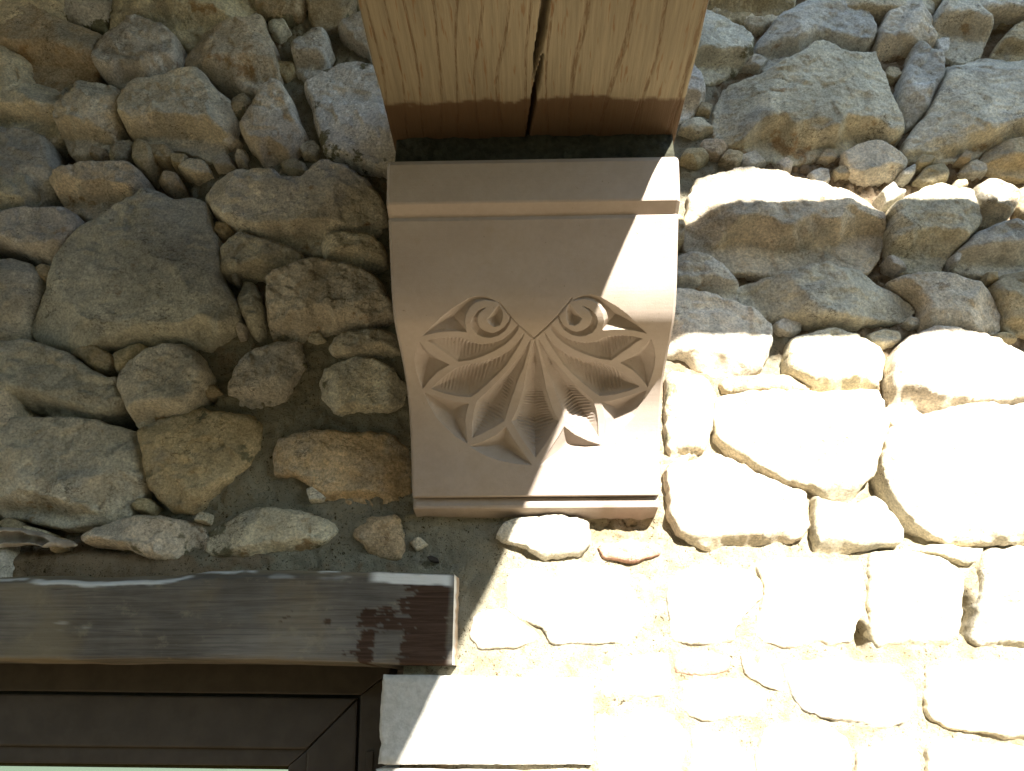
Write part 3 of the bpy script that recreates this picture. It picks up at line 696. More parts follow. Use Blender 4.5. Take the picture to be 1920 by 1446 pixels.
    ob = mesh_obj('mortar', V[used], mp[F].tolist(), MORTAR, wall, attrs={'fresh': fr[used], 'pale': pale[used]})
    return ob
mortar = mortar_bed()
# the wall has a body behind its face
box('wall_core', -1.30, 1.55, D + .17, D + .45, LINTEL_BOT + .05, 1.62, MORTAR, wall, 0)
box('wall_core', WIN_X + .03, 1.55, D + .17, D + .45, -CZ, LINTEL_BOT + .05, MORTAR, wall, 0)
# the dark room behind the window
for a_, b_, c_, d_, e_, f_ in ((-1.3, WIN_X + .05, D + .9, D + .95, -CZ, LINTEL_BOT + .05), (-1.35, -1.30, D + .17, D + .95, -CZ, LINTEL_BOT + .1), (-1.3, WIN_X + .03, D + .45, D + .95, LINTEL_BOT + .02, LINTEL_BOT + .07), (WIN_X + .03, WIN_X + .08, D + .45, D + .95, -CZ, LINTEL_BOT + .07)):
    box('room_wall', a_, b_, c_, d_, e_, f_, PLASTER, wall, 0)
# dressed blocks of the window jamb
def dressed(k, pts, prot):
    yp = D - prot; P = np.array(pxpoly(pts, yp))
    O, L = resample(P, 260); c = O.mean(0); n = len(O); o3 = np.c_[O[:, 0], np.full(n, 5.), O[:, 1]]
    rad = (O - c) / (np.hypot(*(O - c).T)[:, None] + 1e-9)
    O = O + rad * (fbm(o3, 60, 4, k) * .0014 - np.clip(fbm(o3, 35, 3, k + 9) - .28, 0, 1) * .012)[:, None]
    gx = np.arange(O[:, 0].min(), O[:, 0].max(), .004); gz = np.arange(O[:, 1].min(), O[:, 1].max(), .004)
    G = np.stack(np.meshgrid(gx, gz), -1).reshape(-1, 2); G = G + np.random.RandomState(k).uniform(-.001, .001, G.shape)
    G = G[inside(G, O)]; G = G[seg_dist(G, O[::2]) > .005]
    al = np.vstack([O, O - rad * .0012, O - rad * .003, G])
    res = delaunay_2d_cdt([Vector((float(x), float(y))) for x, y in al], [(i, (i + 1) % n) for i in range(n)], [], 1, 1e-6)
    V = np.array([(v.x, v.y) for v in res[0]]); mp_ = {}
    for vi, ol in enumerate(res[3]):
        for q_ in ol: mp_[q_] = vi
    loop = [mp_[i] for i in range(n)]; d = seg_dist(V, O); d[loop] = 0
    P3 = np.c_[V[:, 0], np.full(len(V), k * 1.), V[:, 1]]
    h = prot - np.clip(.0028 - d, 0, 1) * .9 + fbm(P3, 7, 2, k) * .0016 + fbm(P3 * np.array([1, 1, .35]), 120, 3, k + 4) * .0011 - np.clip(vnoise(P3, 70, k + 6) - .66, 0, 1) * .010
    X3 = np.c_[V[:, 0], D - h, V[:, 1]]; sk = X3[loop].copy(); sk[:, 1] = D + .3
    nv_ = len(V); F = [tuple(f) for f in res[2]] + [(nv_ + i, nv_ + (i + 1) % n, loop[(i + 1) % n], loop[i]) for i in range(n)]
    mesh_obj('dressed_block', np.vstack([X3, sk]), F, BLOCK, wall)
dressed(801, [(706, 1434), (1111, 1434), (1112, 1272), (718, 1264)], .014)
dressed(802, [(688, 1640), (1108, 1640), (1109, 1446), (704, 1441)], .004)
# chip of dark slate caught in the mortar
tz = at(812, 1049, D - .006)
prism('slate_chip', [(tz[0] - .009, tz[2] + .003), (tz[0] - .004, tz[2] - .002), (tz[0] + .008, tz[2] - .004), (tz[0] + .007, tz[2] + .001), (tz[0] - .003, tz[2] + .005)], D - .010, D + .01, RUBBER, wall, .0006)

# ------------------------------------------------------------------ carved corbel
def half_width_profile():
    rows = [(412, 726.5, 1271), (480, 730, 1270), (550, 733.2, 1268.6), (600, 738, 1265.4), (640, 746.8, 1258.6), (680, 755.6, 1250), (720, 762, 1243), (760, 766, 1239.5), (800, 769.5, 1238.5), (850, 772.2, 1238), (900, 773.3, 1238), (930, 774.4, 1238)]
    out = []
    for y, a, b in rows:
        va, vb = ray(a, y), ray(b, y)
        w = vb[0] / vb[1] - va[0] / va[1]
        dd = CW / w
        vm = ray((a + b) / 2, y)
        out.append((dd, vm[2] / vm[1] * dd, (va[0] / va[1] + vb[0] / vb[1]) / 2 * dd))
    return np.array(out)
prof = half_width_profile()
CX = prof[:, 2].mean()
def smooth_profile(pd, ph, st):
    # parametrise by index, cubic-ish smoothing by repeated averaging of a dense polyline
    t = np.linspace(0, 1, len(pd)); T = np.linspace(0, 1, 600)
    a = np.interp(T, t, pd); b = np.interp(T, t, ph)
    ker = np.hanning(71); ker /= ker.sum()
    def sm(q):
        e = np.r_[2 * q[0] - q[1:36][::-1], q, 2 * q[-1] - q[-36:-1][::-1]]
        return np.convolve(e, ker, 'valid')
    a, b = sm(a), sm(b)
    s = np.r_[0, np.cumsum(np.hypot(np.diff(a), np.diff(b)))]
    S_ = np.arange(0, s[-1], st)
    return np.interp(S_, s, a), np.interp(S_, s, b), S_
PD, PH, PS = smooth_profile(prof[:, 0], prof[:, 1], .0010)
PD = np.r_[np.full(14, PD[0]), PD]; PH = np.r_[PH[0] + .001 * np.arange(14, 0, -1), PH]; PS = np.arange(len(PD)) * .001
# chips of the fan, traced on the left half in pixels, mirrored on the right
def c1(*p): return [(760 + a / 7.377, 540 + b / 7.377) for a, b in p]
def c3(*p): return [(770 + a / 7.377, 690 + b / 7.377) for a, b in p]
CHIPS = [
 # (polygon, slope, cap, tooling direction angle or None)
 (c1((235,670),(370,530),(500,400),(640,290),(780,205),(880,145),(1000,115),(1100,122),(1200,152),(1300,207),(1200,185),(1090,170),(970,200),(885,280),(835,380),(822,480),(850,612),(700,600),(560,602),(420,622),(310,648)), .75, .012, None),
 (c1((1130,262),(1050,285),(980,335),(930,405),(908,480),(925,560),(985,640),(1080,682),(1180,688),(1280,662),(1380,592),(1445,490),(1470,390),(1440,375),(1425,460),(1365,540),(1285,598),(1210,625),(1120,605),(1045,560),(1008,500),(995,420),(1018,355),(1065,312)), 1.0, .006, None),
 (c1((1300,232),(1345,330),(1345,430),(1310,520),(1230,542),(1165,505),(1125,440),(1180,375),(1240,300)), .9, .008, None),
 (c1((300,735),(420,700),(560,680),(700,680),(810,700),(920,750),(1050,778),(1180,768),(1320,718),(1440,628),(1530,530),(1578,505),(1555,590),(1480,690),(1380,780),(1250,860),(1080,940),(900,1000),(730,1025),(600,930),(480,850),(380,775)), .62, .0105, 80),
 (c1((190,740),(145,860),(128,1000),(150,1150),(200,1300),(240,1405),(330,1280),(450,1160),(610,1065),(450,985),(310,890)), .75, .011, None),
 (c1((1655,590),(1600,690),(1520,785),(1400,885),(1250,965),(1050,1025),(850,1062),(700,1115),(580,1195),(460,1295),(355,1395)) + c3((450,350),(650,393),(830,405),(920,340),(1050,230),(1200,90)) + c1((1400,1060),(1540,845),(1630,690)), .62, .0115, 75),
 (c1((1740,690),(1700,760),(1600,925),(1450,1105),(1300,1275)) + c3((1060,330),(920,460),(875,600),(852,760),(850,970),(1000,900),(1150,820),(1300,730),(1350,560),(1430,330),(1500,130)) + c1((1634,1106),(1680,950),(1720,800)), .68, .0125, 160),
 (c3((185,340),(400,405),(620,470),(805,495),(775,600),(755,720),(768,880),(785,1050),(620,950),(480,820),(350,680),(250,500)), .72, .011, None),
 (c3((810,1085),(1000,1020),(1180,930),(1320,815),(1400,950),(1530,1140),(1680,1345),(1450,1325),(1200,1275),(1000,1195)), .72, .011, None),
]
CENTRE = (c1((1776,700),(1745,850),(1685,1120)) + c3((1560,300),(1480,560),(1395,742),(1560,1010),(1720,1240)), .72, .015, 20)
def to_surf(px, py):
    v = ray(px, py)
    f = v[2] / v[1] * PD - PH
    k = int(np.argmax(f > 0)); k = max(k, 1)
    t = f[k - 1] / (f[k - 1] - f[k]); dd = PD[k - 1] + t * (PD[k] - PD[k - 1])
    return v[0] / v[1] * dd - CX, PS[k - 1] + t * (PS[k] - PS[k - 1])
def corbel():
    root = thing('corbel', 'carved pale limestone corbel with fan of leaves and scrolls under the oak beam', 'corbel', (CX, D, PH[-1]))
    nx = int(CW / .0010) + 1
    xs = np.linspace(-CW / 2, CW / 2, nx)
    X, Sg = np.meshgrid(xs, PS); X = X.ravel(); Sg = Sg.ravel()
    dep = np.zeros(len(X))
    U = np.c_[X, Sg]
    axis_x = to_surf(1002.5, 700)[0]
    shapes = []
    for pts, sl, cap, tool in CHIPS:
        p = np.array([to_surf(*q) for q in pts])
        shapes.append((p, sl, cap, tool))
        m = p.copy(); m[:, 0] = 2 * axis_x - m[:, 0]
        shapes.append((m, sl, cap, None if tool is None else 180 - tool))
    p = np.array([to_surf(*q) for q in CENTRE[0]]); p[0, 0] = axis_x; p[-1, 0] = axis_x
    m = p[1:-1][::-1].copy(); m[:, 0] = 2 * axis_x - m[:, 0]
    shapes.append((np.vstack([p, m]), CENTRE[1], CENTRE[2], -1))
    for p, sl, cap, tool in shapes:
        if tool is None or tool != -1:
            q = p
            # keep the sharp tips: smooth only lightly
            q = resample(p, max(60, len(p) * 4))[0] if len(p) < 4 else p
        bb = (X > p[:, 0].min()) & (X < p[:, 0].max()) & (Sg > p[:, 1].min()) & (Sg < p[:, 1].max())
        idx = np.where(bb)[0]; ins = inside(U[idx], p); idx = idx[ins]
        dd = seg_dist(U[idx], p)
        h = sl * dd
        h = np.where(h < cap * .8, h, cap * .8 + (1 - np.exp(-(h - cap * .8) / (cap * .3))) * cap * .3)
        h = h * 1.08 + np.minimum(dd * 1.2, .0016)
        if tool is not None:
            x, s = X[idx], Sg[idx]
            if tool == -1: ph = s + np.abs(x - axis_x) * .45; lam = .0042
            else:
                a = math.radians(tool); ph = x * math.sin(a) + s * math.cos(a); lam = .0046
            wob = vnoise(np.c_[x, s * 0, s], 60, 5) * .0012
            wv = np.sin((ph + wob) * 2 * math.pi / lam)
            amp = .0010 * sstep(.003, .008, dd) * (1.0 if (x.mean() > axis_x - .002) else .75)
            h = h + amp * wv * sstep(-.4, .5, vnoise(np.c_[x, s * 0, s], 45, 9) + .3)
        dep[idx] = np.maximum(dep[idx], h)
    # thin scribed lines of the fan's V-shaped head
    for a, b in [((1000.6, 635), (935, 567)), ((1000.6, 635), (1072, 560))]:
        A, B = np.array(to_surf(*a)), np.array(to_surf(*b))
        w = U - A; t = np.clip((w @ (B - A)) / ((B - A) @ (B - A)), 0, 1); e = np.hypot(*(w - t[:, None] * (B - A)).T)
        dep = np.maximum(dep, np.clip(.0016 - e, 0, 1) * 1.2)
    # softened long arrises and slight hand-worked unevenness
    ed = np.minimum(X + CW / 2, CW / 2 - X)
    P3 = np.c_[X, np.zeros_like(X), Sg]
    dep += np.clip(.003 - ed, 0, 1) ** 1.0 * .7
    dep += fbm(P3, 9, 2, 401) * .0007
    T = np.gradient(PD), np.gradient(PH); L = np.hypot(*T); ty, tz = T[0] / L, T[1] / L
    ny, nz = tz, -ty
    NY = np.repeat(ny, nx); NZ = np.repeat(nz, nx)
    Y = np.repeat(PD, nx) - dep * NY; Zz = np.repeat(PH, nx) - dep * NZ
    V = np.c_[X + CX, Y, Zz]
    F = grid_faces(len(PS), nx)
    nv = len(V); ns = len(PS)
    # sides, back, top and bottom
    back = np.array([(CX - CW / 2, D + .12, PH[0]), (CX - CW / 2, D + .12, PH[-1]), (CX + CW / 2, D + .12, PH[0]), (CX + CW / 2, D + .12, PH[-1])])
    Vs = np.vstack([V, back])
    lf = [i * nx for i in range(ns)]; rt = [i * nx + nx - 1 for i in range(ns)]
    faces = F.tolist()
    faces.append(tuple([nv + 0] + [nv + 1] + lf[::-1]))
    faces.append(tuple(rt + [nv + 3, nv + 2]))
    faces.append(tuple(range(nx - 1, -1, -1)) + (nv + 0, nv + 2))
    faces.append(tuple(range((ns - 1) * nx, ns * nx)) + (nv + 3, nv + 1))
    me = mesh_obj('carved_body', Vs, faces, CORB, root, smooth=False, attrs={'dirt': np.r_[np.clip(dep * 0, 0, 1), np.zeros(4)]})
    # top slab with its sloping underside, seen in profile (distance, height)
    def pt(px, py, width):
        va, vb = ray(px - width / 2, py), ray(px + width / 2, py); dd = CW / (vb[0] / vb[1] - va[0] / va[1])
        return dd, ray(px, py)[2] / ray(px, py)[1] * dd
    a0 = pt(997, 292, 546); a1 = pt(998, 384, 549); a1 = (a1[0] - .006, a1[1]); a2 = (PD[14] + .004, PH[14] - .0005)
    def sweep(name, prof_, seed, ragged=0):
        n = 90; xx = np.linspace(-CW / 2, CW / 2, n); pr = np.array(prof_); m_ = len(pr)
        VV = []
        for i, x in enumerate(xx):
            wob = fbm(np.array([[x, seed, 0.]]), 30, 3, seed)[0] * ragged
            e = min(x + CW / 2, CW / 2 - x); ch = max(.003 - e, 0)
            for j, (yy, zz) in enumerate(pr):
                VV.append((x + CX, yy + ch * (1 if j < m_ - 2 else 0), zz + (wob if j in (m_ - 3,) else 0)))
        FF = [(i * m_ + j, i * m_ + (j + 1) % m_, (i + 1) * m_ + (j + 1) % m_, (i + 1) * m_ + j) for i in range(n - 1) for j in range(m_)]
        FF.append(tuple(range(m_ - 1, -1, -1))); FF.append(tuple((n - 1) * m_ + j for j in range(m_)))
        VV = np.array(VV)
        dz = np.clip(fbm(np.c_[VV[:, 0], VV[:, 1], VV[:, 2]], 26, 3, seed + 3) * 1.5 - .35, 0, .6) * ragged / .004
        o = mesh_obj(name, VV, FF, CORB, root, smooth=False, attrs={'dirt': np.clip(dz, 0, 1)})
        bm = bmesh.new(); bm.from_mesh(o.data); bmesh.ops.recalc_face_normals(bm, faces=bm.faces); bm.to_mesh(o.data); bm.free()
        return o
    r0 = .010
    sweep('top_slab', [(a0[0] + .012, a0[1]), (a0[0] + .003, a0[1] - .003), (a0[0], a0[1] - .010), ((a0[0] + a1[0]) / 2 - .0015, (a0[1] + a1[1]) / 2), (a1[0], a1[1] + .002), (a1[0] + .0015, a1[1]), (a2[0] + .008, a2[1] + .001), (D + .12, a2[1] + .001), (D + .12, a0[1])], 5)
    bz = PH[-1]; by = PD[-1]
    hb = at(1000, 951, by + .010)[2]
    sweep('base_slab', [(by + .013, bz - .0005), (by + .012, hb + .003), (by + .014, hb), (D + .02, hb - .006), (D + .12, hb - .006), (D + .12, bz - .0005)], 8, .004)
    return root
corb = corbel()

# ------------------------------------------------------------------ oak beam
def oak_beam():
    root = thing('oak_beam', 'thick sawn oak beam with a long drying crack, running out over the corbel', 'beam', ((BXL + BXR) / 2, D, H_SOFFIT))
    xs = np.linspace(BXL + .003, BXR - .003, 220)
    ye = D + .12; ys = np.unique(np.r_[np.arange(-1.6, .40, .05), np.arange(.40, ye, .0035), ye])
    X, Y = np.meshgrid(xs, ys); X = X.ravel(); Y = Y.ravel(); P3 = np.c_[X, Y * .12, np.zeros_like(X)]
    # the crack, traced along the soffit
    def line(pts): return np.array([at_z(a, b, H_SOFFIT)[:2] for a, b in pts])
    dep = np.zeros(len(X))
    for pts, wd in ((line([(1036, -80), (1025, 0), (1016, 50), (1010, 85), (1003, 118), (999, 145)]), [.0030, .0030, .0034, .0030, .0016, .0002]),
                    (line([(1018, 100), (1013, 125), (1006, 160), (1001, 188), (995, 222), (988, 262)]), [.0003, .0018, .0026, .0024, .0020, .0014])):
        yy = pts[:, 1]; o = np.argsort(yy)
        cx = np.interp(Y, yy[o], pts[o, 0]) + vnoise(np.c_[Y, Y * 0, Y * 0], 55, 3) * .0009
        w = np.interp(Y, yy[o], np.array(wd)[o])
        inr = (Y > yy.min()) & (Y < yy.max())
        e = np.abs(X - cx) / np.maximum(w, 1e-5)
        dep = np.maximum(dep, np.where(inr & (e < 1.35), .035 * np.clip((1.35 - e) / .6, 0, 1) * np.clip(w / .0012, .1, 1), 0))
    Zz = H_SOFFIT + dep + fbm(P3, 14, 3, 500) * .0016
    stain_y = at_z(960, 190, H_SOFFIT)[1]
    edge = fbm(np.c_[X, X * 0, X * 0], 30, 4, 511) * .009 + fbm(np.c_[X, Y, X * 0], 90, 3, 512) * .007 + (X - (BXL + BXR) / 2) * -.05
    st = sstep(-.002, .003, Y - stain_y - edge + .004 - .012 * sstep(.03, .17, X))
    V = np.c_[X, Y, Zz]; nx, ny = len(xs), len(ys)
    F = grid_faces(ny, nx)
    # rounded lower arris, then the sides and the top, as strips along the beam
    def strip(side):
        s = 1 if side > 0 else -1; xb = BXR if s > 0 else BXL
        prof_ = [(xb - s * .003, 0), (xb - s * .0012, .0006), (xb - s * .0003, .0018), (xb, .0035), (xb, BEAM_TOP - H_SOFFIT - .006), (xb - s * .006, BEAM_TOP - H_SOFFIT), ((BXL + BXR) / 2, BEAM_TOP - H_SOFFIT)]
        return prof_
    verts = [V]; faces = F[:, ::-1].tolist() if False else F.tolist(); off = len(V); stv = [st]
    for s in (-1, 1):
        pr = strip(s); m_ = len(pr)
        S3 = []; ss = []
        col = 0 if s < 0 else nx - 1
        for r_ in range(ny):
            wv = float(vnoise(np.array([[ys[r_], s * 9., 0.]]), 16, 5)[0]) * .0015
            for j, (a, b) in enumerate(pr):
                S3.append((a + (wv if 0 < j < 6 else 0), ys[r_], H_SOFFIT + b + (Zz[r_ * nx + col] - H_SOFFIT if j == 0 else 0))); ss.append(st[r_ * nx + col] if j < 4 else 0)
        verts.append(np.array(S3)); stv.append(np.array(ss))
        gf = grid_faces(ny, m_) + off
        faces += (gf if s > 0 else gf[:, ::-1]).tolist(); off += len(S3)
    VV = np.vstack(verts)
    o = mesh_obj('beam_timber', VV, faces, OAK, root, attrs={'stain': np.concatenate(stv)})
    bm = bmesh.new(); bm.from_mesh(o.data)
    bmesh.ops.remove_doubles(bm, verts=bm.verts, dist=1e-6)
    bmesh.ops.holes_fill(bm, edges=[e for e in bm.edges if e.is_boundary], sides=0)
    bmesh.ops.recalc_face_normals(bm, faces=bm.faces); bm.to_mesh(o.data); bm.free()
    for p in o.data.polygons: p.use_smooth = True
    return root
beam = oak_beam()
# near-black mortar bed packed between corbel and beam
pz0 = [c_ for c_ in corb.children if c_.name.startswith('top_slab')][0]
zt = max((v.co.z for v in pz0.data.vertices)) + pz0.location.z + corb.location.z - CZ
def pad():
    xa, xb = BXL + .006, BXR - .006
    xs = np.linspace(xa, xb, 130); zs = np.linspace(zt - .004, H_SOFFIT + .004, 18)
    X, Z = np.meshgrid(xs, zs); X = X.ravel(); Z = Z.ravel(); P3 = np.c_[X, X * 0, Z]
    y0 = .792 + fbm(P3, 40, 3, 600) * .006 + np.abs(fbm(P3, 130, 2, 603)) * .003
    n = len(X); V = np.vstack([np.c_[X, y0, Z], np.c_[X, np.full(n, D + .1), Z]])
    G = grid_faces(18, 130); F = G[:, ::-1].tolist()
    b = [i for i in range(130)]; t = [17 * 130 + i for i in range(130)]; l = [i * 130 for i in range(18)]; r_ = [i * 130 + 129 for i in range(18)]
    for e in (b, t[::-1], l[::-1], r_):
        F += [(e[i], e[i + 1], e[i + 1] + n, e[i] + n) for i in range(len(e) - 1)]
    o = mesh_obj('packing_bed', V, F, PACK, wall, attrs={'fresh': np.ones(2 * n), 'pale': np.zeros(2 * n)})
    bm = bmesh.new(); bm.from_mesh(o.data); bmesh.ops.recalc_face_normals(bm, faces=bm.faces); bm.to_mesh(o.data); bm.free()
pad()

# ------------------------------------------------------------------ timber lintel over the window
def lintel():
    y0 = D - .030
    top = [(-420, 1080), (-60, 1079), (0, 1079), (60, 1077), (110, 1076), (200, 1080), (260, 1077), (330, 1075), (380, 1068), (450, 1066), (560, 1068), (650, 1071), (760, 1074), (848, 1078)]
    bot = [(-420, 1232), (-60, 1235), (0, 1236), (200, 1236), (400, 1237), (520, 1238), (640, 1241), (720, 1244), (800, 1247), (854, 1246)]
    T = np.array(pxpoly(top, y0)); B = np.array(pxpoly(bot, y0))
    x0, x1 = T[0, 0], at(850, 1160, y0)[0]
    xs = np.unique(np.r_[np.arange(x0, at(-20, 1160)[0], .02), np.arange(at(-20, 1160)[0], x1, .0026), x1])
    nv = 52; v = np.linspace(0, 1, nv)
    zt_ = np.interp(xs, T[:, 0], T[:, 1]); zb = np.interp(xs, B[:, 0], B[:, 1])
    P1 = np.c_[xs, xs * 0, xs * 0]
    zt_ = zt_ + fbm(P1, 40, 3, 700) * .0016; zb = zb + fbm(P1, 22, 3, 703) * .0016
    X = np.repeat(xs[None], nv, 0); Vv = np.repeat(v[:, None], len(xs), 1)
    Z = zb[None] + (zt_ - zb)[None] * Vv
    X, Vv, Z = X.ravel(), Vv.ravel(), Z.ravel(); P3 = np.c_[X, X * 0, Z]
    Y = y0 + fbm(P3 * np.array([.35, 1, 1]), 26, 4, 710) * .0035 + np.clip(Vv - .90, 0, 1) ** 1 * .16 * sstep(x1 - .12, x1 - .30, X) + np.clip(.035 - Vv, 0, 1) * .05
    u = (X - x1)                                                    # metres from the right-hand end (negative)
    # masks: flaked paint along the top arris, bare red-brown wood near the end, mortar dust
    n_a = fbm(P3 * np.array([.45, 1, 1]), 45, 4, 720); n_b = fbm(P3 * np.array([.5, 1, 1.5]), 55, 5, 724, .65); n_c = fbm(P3, 8, 3, 727)
    px = lambda q: at(q, 1150, y0)[0]
    dtop = (1 - Vv) * .118
    paint = np.zeros(len(X))
    for a, b, hi, lo in ((690, 850, .001, .0145), (590, 632, .000, .005), (40, 350, .005, .0115), (-60, 36, .004, .008), (445, 470, .000, .004), (350, 445, .000, .0035)):
        m = sstep(px(a) - .006, px(a) + .012, X) * (1 - sstep(px(b) - .010, px(b) + .003, X))
        bow = .0 if a != 40 else .004 * np.sin((X - px(40)) / (px(350) - px(40)) * math.pi)
        paint = np.maximum(paint, m * sstep(hi - .0015, hi + .001, dtop - bow + n_a * .003) * (1 - sstep(lo - .0012, lo + .0012, dtop - bow + n_a * .006)))
    paint *= sstep(-.55, -.2, n_b + .35 * (X > px(700)) + .1)
    paint = np.maximum(paint, .35 * sstep(.62, .8, fbm(P3 * np.array([.2, 1, 1.3]), 60, 3, 731) + .12))
    bl = 0.95 * np.exp(-((X - px(805)) / .042) ** 4) * (dtop > .016) + .85 * np.exp(-((X - px(694)) / .012) ** 2) * sstep(.035, .05, dtop) + .8 * np.exp(-((X - px(725)) / .013) ** 2) * sstep(.035, .05, dtop) * (1 - sstep(.07, .09, dtop))
    bl += .55 * np.exp(-((X - px(570)) / .028) ** 2 - ((dtop - .068) / .010) ** 2) + .5 * np.exp(-((X - px(590)) / .02) ** 2 - ((dtop - .044) / .007) ** 2) + .4 * np.exp(-((X - px(660)) / .03) ** 2 - ((dtop - .11) / .01) ** 2) + .3 * np.exp(-((X - px(100)) / .02) ** 2 - ((dtop - .068) / .006) ** 2)
    n_d = fbm(P3 * np.array([.35, 1, 1.6]), 120, 4, 741, .7); n_e = fbm(P3 * np.array([1.2, 1, .6]), 26, 3, 745)
    bare = sstep(.42, .52, bl * .84 + n_b * .5 + n_d * .6 + n_e * .35) * (bl > .08)
    bare *= 1 - sstep(-.010, -.004, u + n_a * .006)
    dust = np.clip(sstep(.2, .6, n_c + .25) * .55 * sstep(px(700), px(350), X), 0, 1) + .7 * (1 - sstep(.0, .010, dtop + n_a * .004)) * sstep(px(860), px(500), X) * (1 - paint)
    V = [np.c_[X, Y, Z]]; n0 = len(X); nxx = len(xs)
    F = grid_faces(nv, nxx)[:, ::-1].tolist()
    A = {'paint': [paint], 'bare': [bare], 'dust': [np.clip(dust, 0, .85)], 'endg': [np.zeros(n0)]}
    off = n0
    # end grain: slightly splayed face
    ce = [r_ * nxx + nxx - 1 for r_ in range(nv)]
    E = []
    for k in range(10):
        t = k / 9
        for r_ in range(nv):
            q = V[0][ce[r_]]
            E.append((q[0] + t * .0085 + float(vnoise(np.array([[k * .3, r_ * .35, 2.]]), 1, 7)[0]) * .0012 * min(1, k), q[1] + t * .085, q[2]))
    V.append(np.array(E)); ne = len(E)
    F += (grid_faces(10, nv)[:, ::-1] + off).tolist(); off += ne
    edgep = np.repeat([1.0, .8] + [0.0] * 8, nv) * .8
    A['paint'].append(edgep); A['bare'].append(np.zeros(ne)); A['dust'].append(np.zeros(ne)); A['endg'].append(np.ones(ne))
    # top and bottom back to the wall
    for row, up in ((nv - 1, 1), (0, 0)):
        e = [row * nxx + i for i in range(nxx)]
        bk = V[0][e].copy(); bk[:, 1] = D + .17
        if up: bk[:, 2] += .010
        V.append(bk); nb = len(bk)
        F += [((e[i], e[i + 1], off + i + 1, off + i) if up else (e[i + 1], e[i], off + i, off + i + 1)) for i in range(nb - 1)]
        for kk in ('paint', 'bare', 'endg'): A[kk].append(np.zeros(nb))
        A['dust'].append(np.full(nb, .8 if up else 0)); off += nb
    o = mesh_obj('timber_lintel', np.vstack(V), F, LINT, None, attrs={k_: np.concatenate(a_) for k_, a_ in A.items()})
    return tag(o, 'weathered grey timber lintel with flaking white paint above the window', 'lintel')
lint = lintel()

# ------------------------------------------------------------------ window
def window():
    root = thing('window', 'taupe framed window under the timber lintel at lower left', 'window', (at(350, 1340, D + .1)[0], D + .1, at(350, 1340, D + .1)[2]))
    yf = D + .105
    R = lambda pts, y: pxpoly(pts, y)
    # outer frame: head and jamb
    prism('frame_head', R([(-420, 1290), (676, 1303), (730, 1262), (738, 1226), (-420, 1212)], yf), yf, yf + .07, FRAME, root, .002)
    prism('frame_jamb', R([(676, 1304), (664, 1640), (725, 1640), (730, 1263)], yf), yf, yf + .07, FRAME, root, .002)
    ys = yf + .006
    prism('frame_gasket', R([(-420, 1298), (672, 1311), (660, 1640), (668, 1640), (680, 1300), (-420, 1286)], ys + .012), ys + .012, ys + .03, RUBBER, root, 0)
    # sash
    prism('sash_rail', R([(-420, 1394), (574, 1405), (670, 1309), (-420, 1296)], ys), ys, ys + .06, FRAME, root, .003)
    prism('sash_stile', R([(575, 1406), (566, 1640), (660, 1640), (670, 1311)], ys), ys, ys + .06, FRAME, root, .003)
    yb = ys + .010
    prism('glazing_bead', R([(-420, 1425), (540, 1437), (582, 1400), (-420, 1388)], yb), yb, yb + .02, FRAME, root, .002)
    prism('glazing_bead', R([(540, 1438), (532, 1640), (575, 1640), (582, 1401)], yb), yb, yb + .02, FRAME, root, .002)
    yg = yb + .012
    gp = pxpoly([(-420, 1650), (560, 1650), (556, 1420), (-420, 1410)], yg)
    zt_ = gp[2][1]; lean = .19
    gv = [(x, yg + .010 + (z - zt_) * lean + dy, z) for dy in (0, .006) for x, z in gp]
    mesh_obj('glass_pane', gv, [(0, 1, 2, 3), (7, 6, 5, 4), (0, 4, 5, 1), (1, 5, 6, 2), (2, 6, 7, 3), (3, 7, 4, 0)], GLASS, root, smooth=False)
    # hinge plate at the jamb
    prism('hinge', R([(684, 1470), (697, 1470), (700, 1409), (687, 1409)], yf - .004), yf - .004, yf + .004, FRAME, root, .001)
    return root
window()

# ------------------------------------------------------------------ torn curled sheet wedged in the joint
def curl():
    nu, nv = 46, 40; V = []
    a = at(-12, 1012, D - .015); b = at(147, 1016, D - .02)
    for i in range(nu):
        t = i / (nu - 1)
        x = a[0] + (b[0] - a[0]) * t; zc = a[2] + (b[2] - a[2]) * t + .004 * math.sin(t * 5)
        r = .019 * (1 - t) ** .75 + .0012
        if t < .35: r *= .72 + .28 * t / .35
        open_ = .9 if t < .62 else .9 * max(0, 1 - (t - .62) / .12)
        for j in range(nv):
            s = j / (nv - 1); ang = math.radians(-15 + 40 * open_) + s * math.radians(390 - 125 * open_)
            rr = r * (1 + .12 * math.sin(s * 9 + t * 7)) * (1 - .10 * s)
            jx = .010 * float(vnoise(np.array([[s * 9, t, 1.]]), 1, 4)[0]) * max(0, 1 - t * 6)
            V.append((x + jx, D - .020 + -rr * .9 * math.cos(ang) * 1.0, zc + rr * .92 * math.sin(ang)))
    V = np.array(V); V += (np.c_[vnoise(V, 90, 1), vnoise(V, 90, 2), vnoise(V, 90, 3)]) * .0016
    F = grid_faces(nu, nv).tolist()
    o = mesh_obj('torn_sheet', V, F, LEAF, None)
    md = o.modifiers.new('thick', 'SOLIDIFY'); md.thickness = .0011
    return tag(o, 'curled grey brown torn sheet wedged in the joint above the lintel, left edge', 'scrap')
curl()

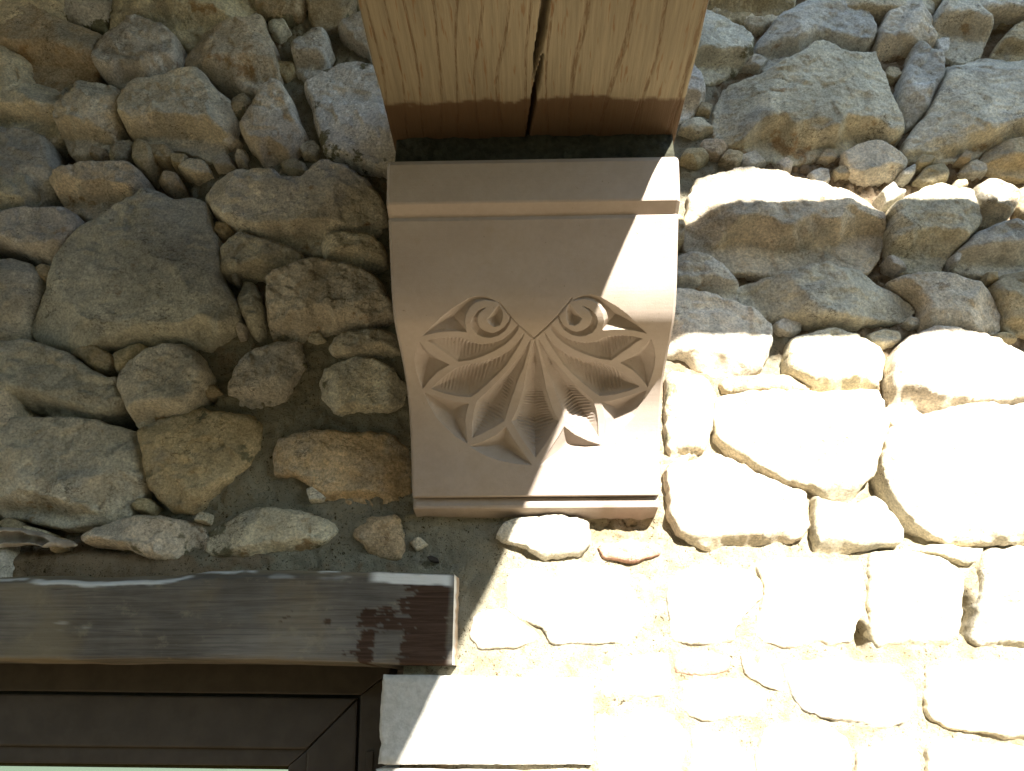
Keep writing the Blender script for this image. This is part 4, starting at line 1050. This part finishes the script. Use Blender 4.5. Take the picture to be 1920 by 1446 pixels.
# ------------------------------------------------------------------ unseen overhead timbers added outside the frame to cast shade
pur = box('shade_purlin', BXL - .02, 2.6, D - 1.126, D - .966, BEAM_TOP + .003, BEAM_TOP + .175, PLANK, None, .006)  # added timber, placed for the shadow band on the right
tag(pur, 'unseen square timber added across the oak beam to cast a shadow band', 'shade_purlin')
ROOF_Z = 1.50; x0r = -4.2; x1r = BXR - .01
shade_roof = thing('shade_porch', 'unseen low boarding added overhead to shade the left of the wall', 'shade_roof', (-1.6, -.4, ROOF_Z))  # unseen boards added to keep sun and sky off the left wall
for i in range(21):
    yy0 = D - .01 - (i + 1) * .21
    box('plank', x0r, x1r, yy0, yy0 + .207, ROOF_Z, ROOF_Z + .03, PLANK, shade_roof, .002)
for bx_ in (x0r + .1, -2.2, -.9, BXL + .1): box('rafter', bx_, bx_ + .09, D - 4.4, D - .01, ROOF_Z - .12, ROOF_Z - .002, PLANK, shade_roof, .004)
# deep boarding added out of view to shade the wall at the upper right
FO = 2.50; fz = at(1600, 338, D)[2] + FO / Q
fas = thing('shade_fascia', 'unseen deep boarding added overhead to shade the upper right of the wall', 'shade_fascia', (1.6, D - FO, fz))
for i in range(3): box('shade_board', BXR + .28, 4.6, D - FO - .03, D - FO, fz + i * .155, fz + i * .155 + .152, PLANK, fas, .002)

# ------------------------------------------------------------------ unseen leafy screen added to block low sky light
BLOCKER_HEDGE = mat_simple('dark hedge leaves', (0.018, 0.03, 0.010), (0.05, 0.075, 0.022), 9, 0.8, 0.8, 0.08)
def blocker_hedge():
    y0, hh, x0, x1 = -19.0, 7.2, -44.0, 20.0
    us = np.linspace(x0, x1, 230); vs = np.linspace(0, 2 * hh + 1.6, 74)
    U, Vv = np.meshgrid(us, vs); U = U.ravel(); Vv = Vv.ravel()
    Y = np.where(Vv < hh, y0, np.where(Vv < hh + 1.6, y0 - (Vv - hh), y0 - 1.6)); Z = np.where(Vv < hh, Vv, np.where(Vv < hh + 1.6, hh, 2 * hh + 1.6 - Vv))
    P3 = np.c_[U, Y, Z]
    Y = Y + fbm(P3, .5, 4, 900, .6) * .8 + np.abs(vnoise(P3, 2.5, 903)) * .5; Z = np.maximum(Z + fbm(P3, .3, 3, 905) * .6 * (Z > .2), 0)
    o = mesh_obj('blocker_hedge', np.c_[U, Y, Z - CZ], grid_faces(74, 230)[:, ::-1].tolist(), BLOCKER_HEDGE, None, smooth=False)
    tag(o, 'unseen tall green leafy screen added behind the viewer to block low sky light', 'blocker_hedge')
blocker_hedge()
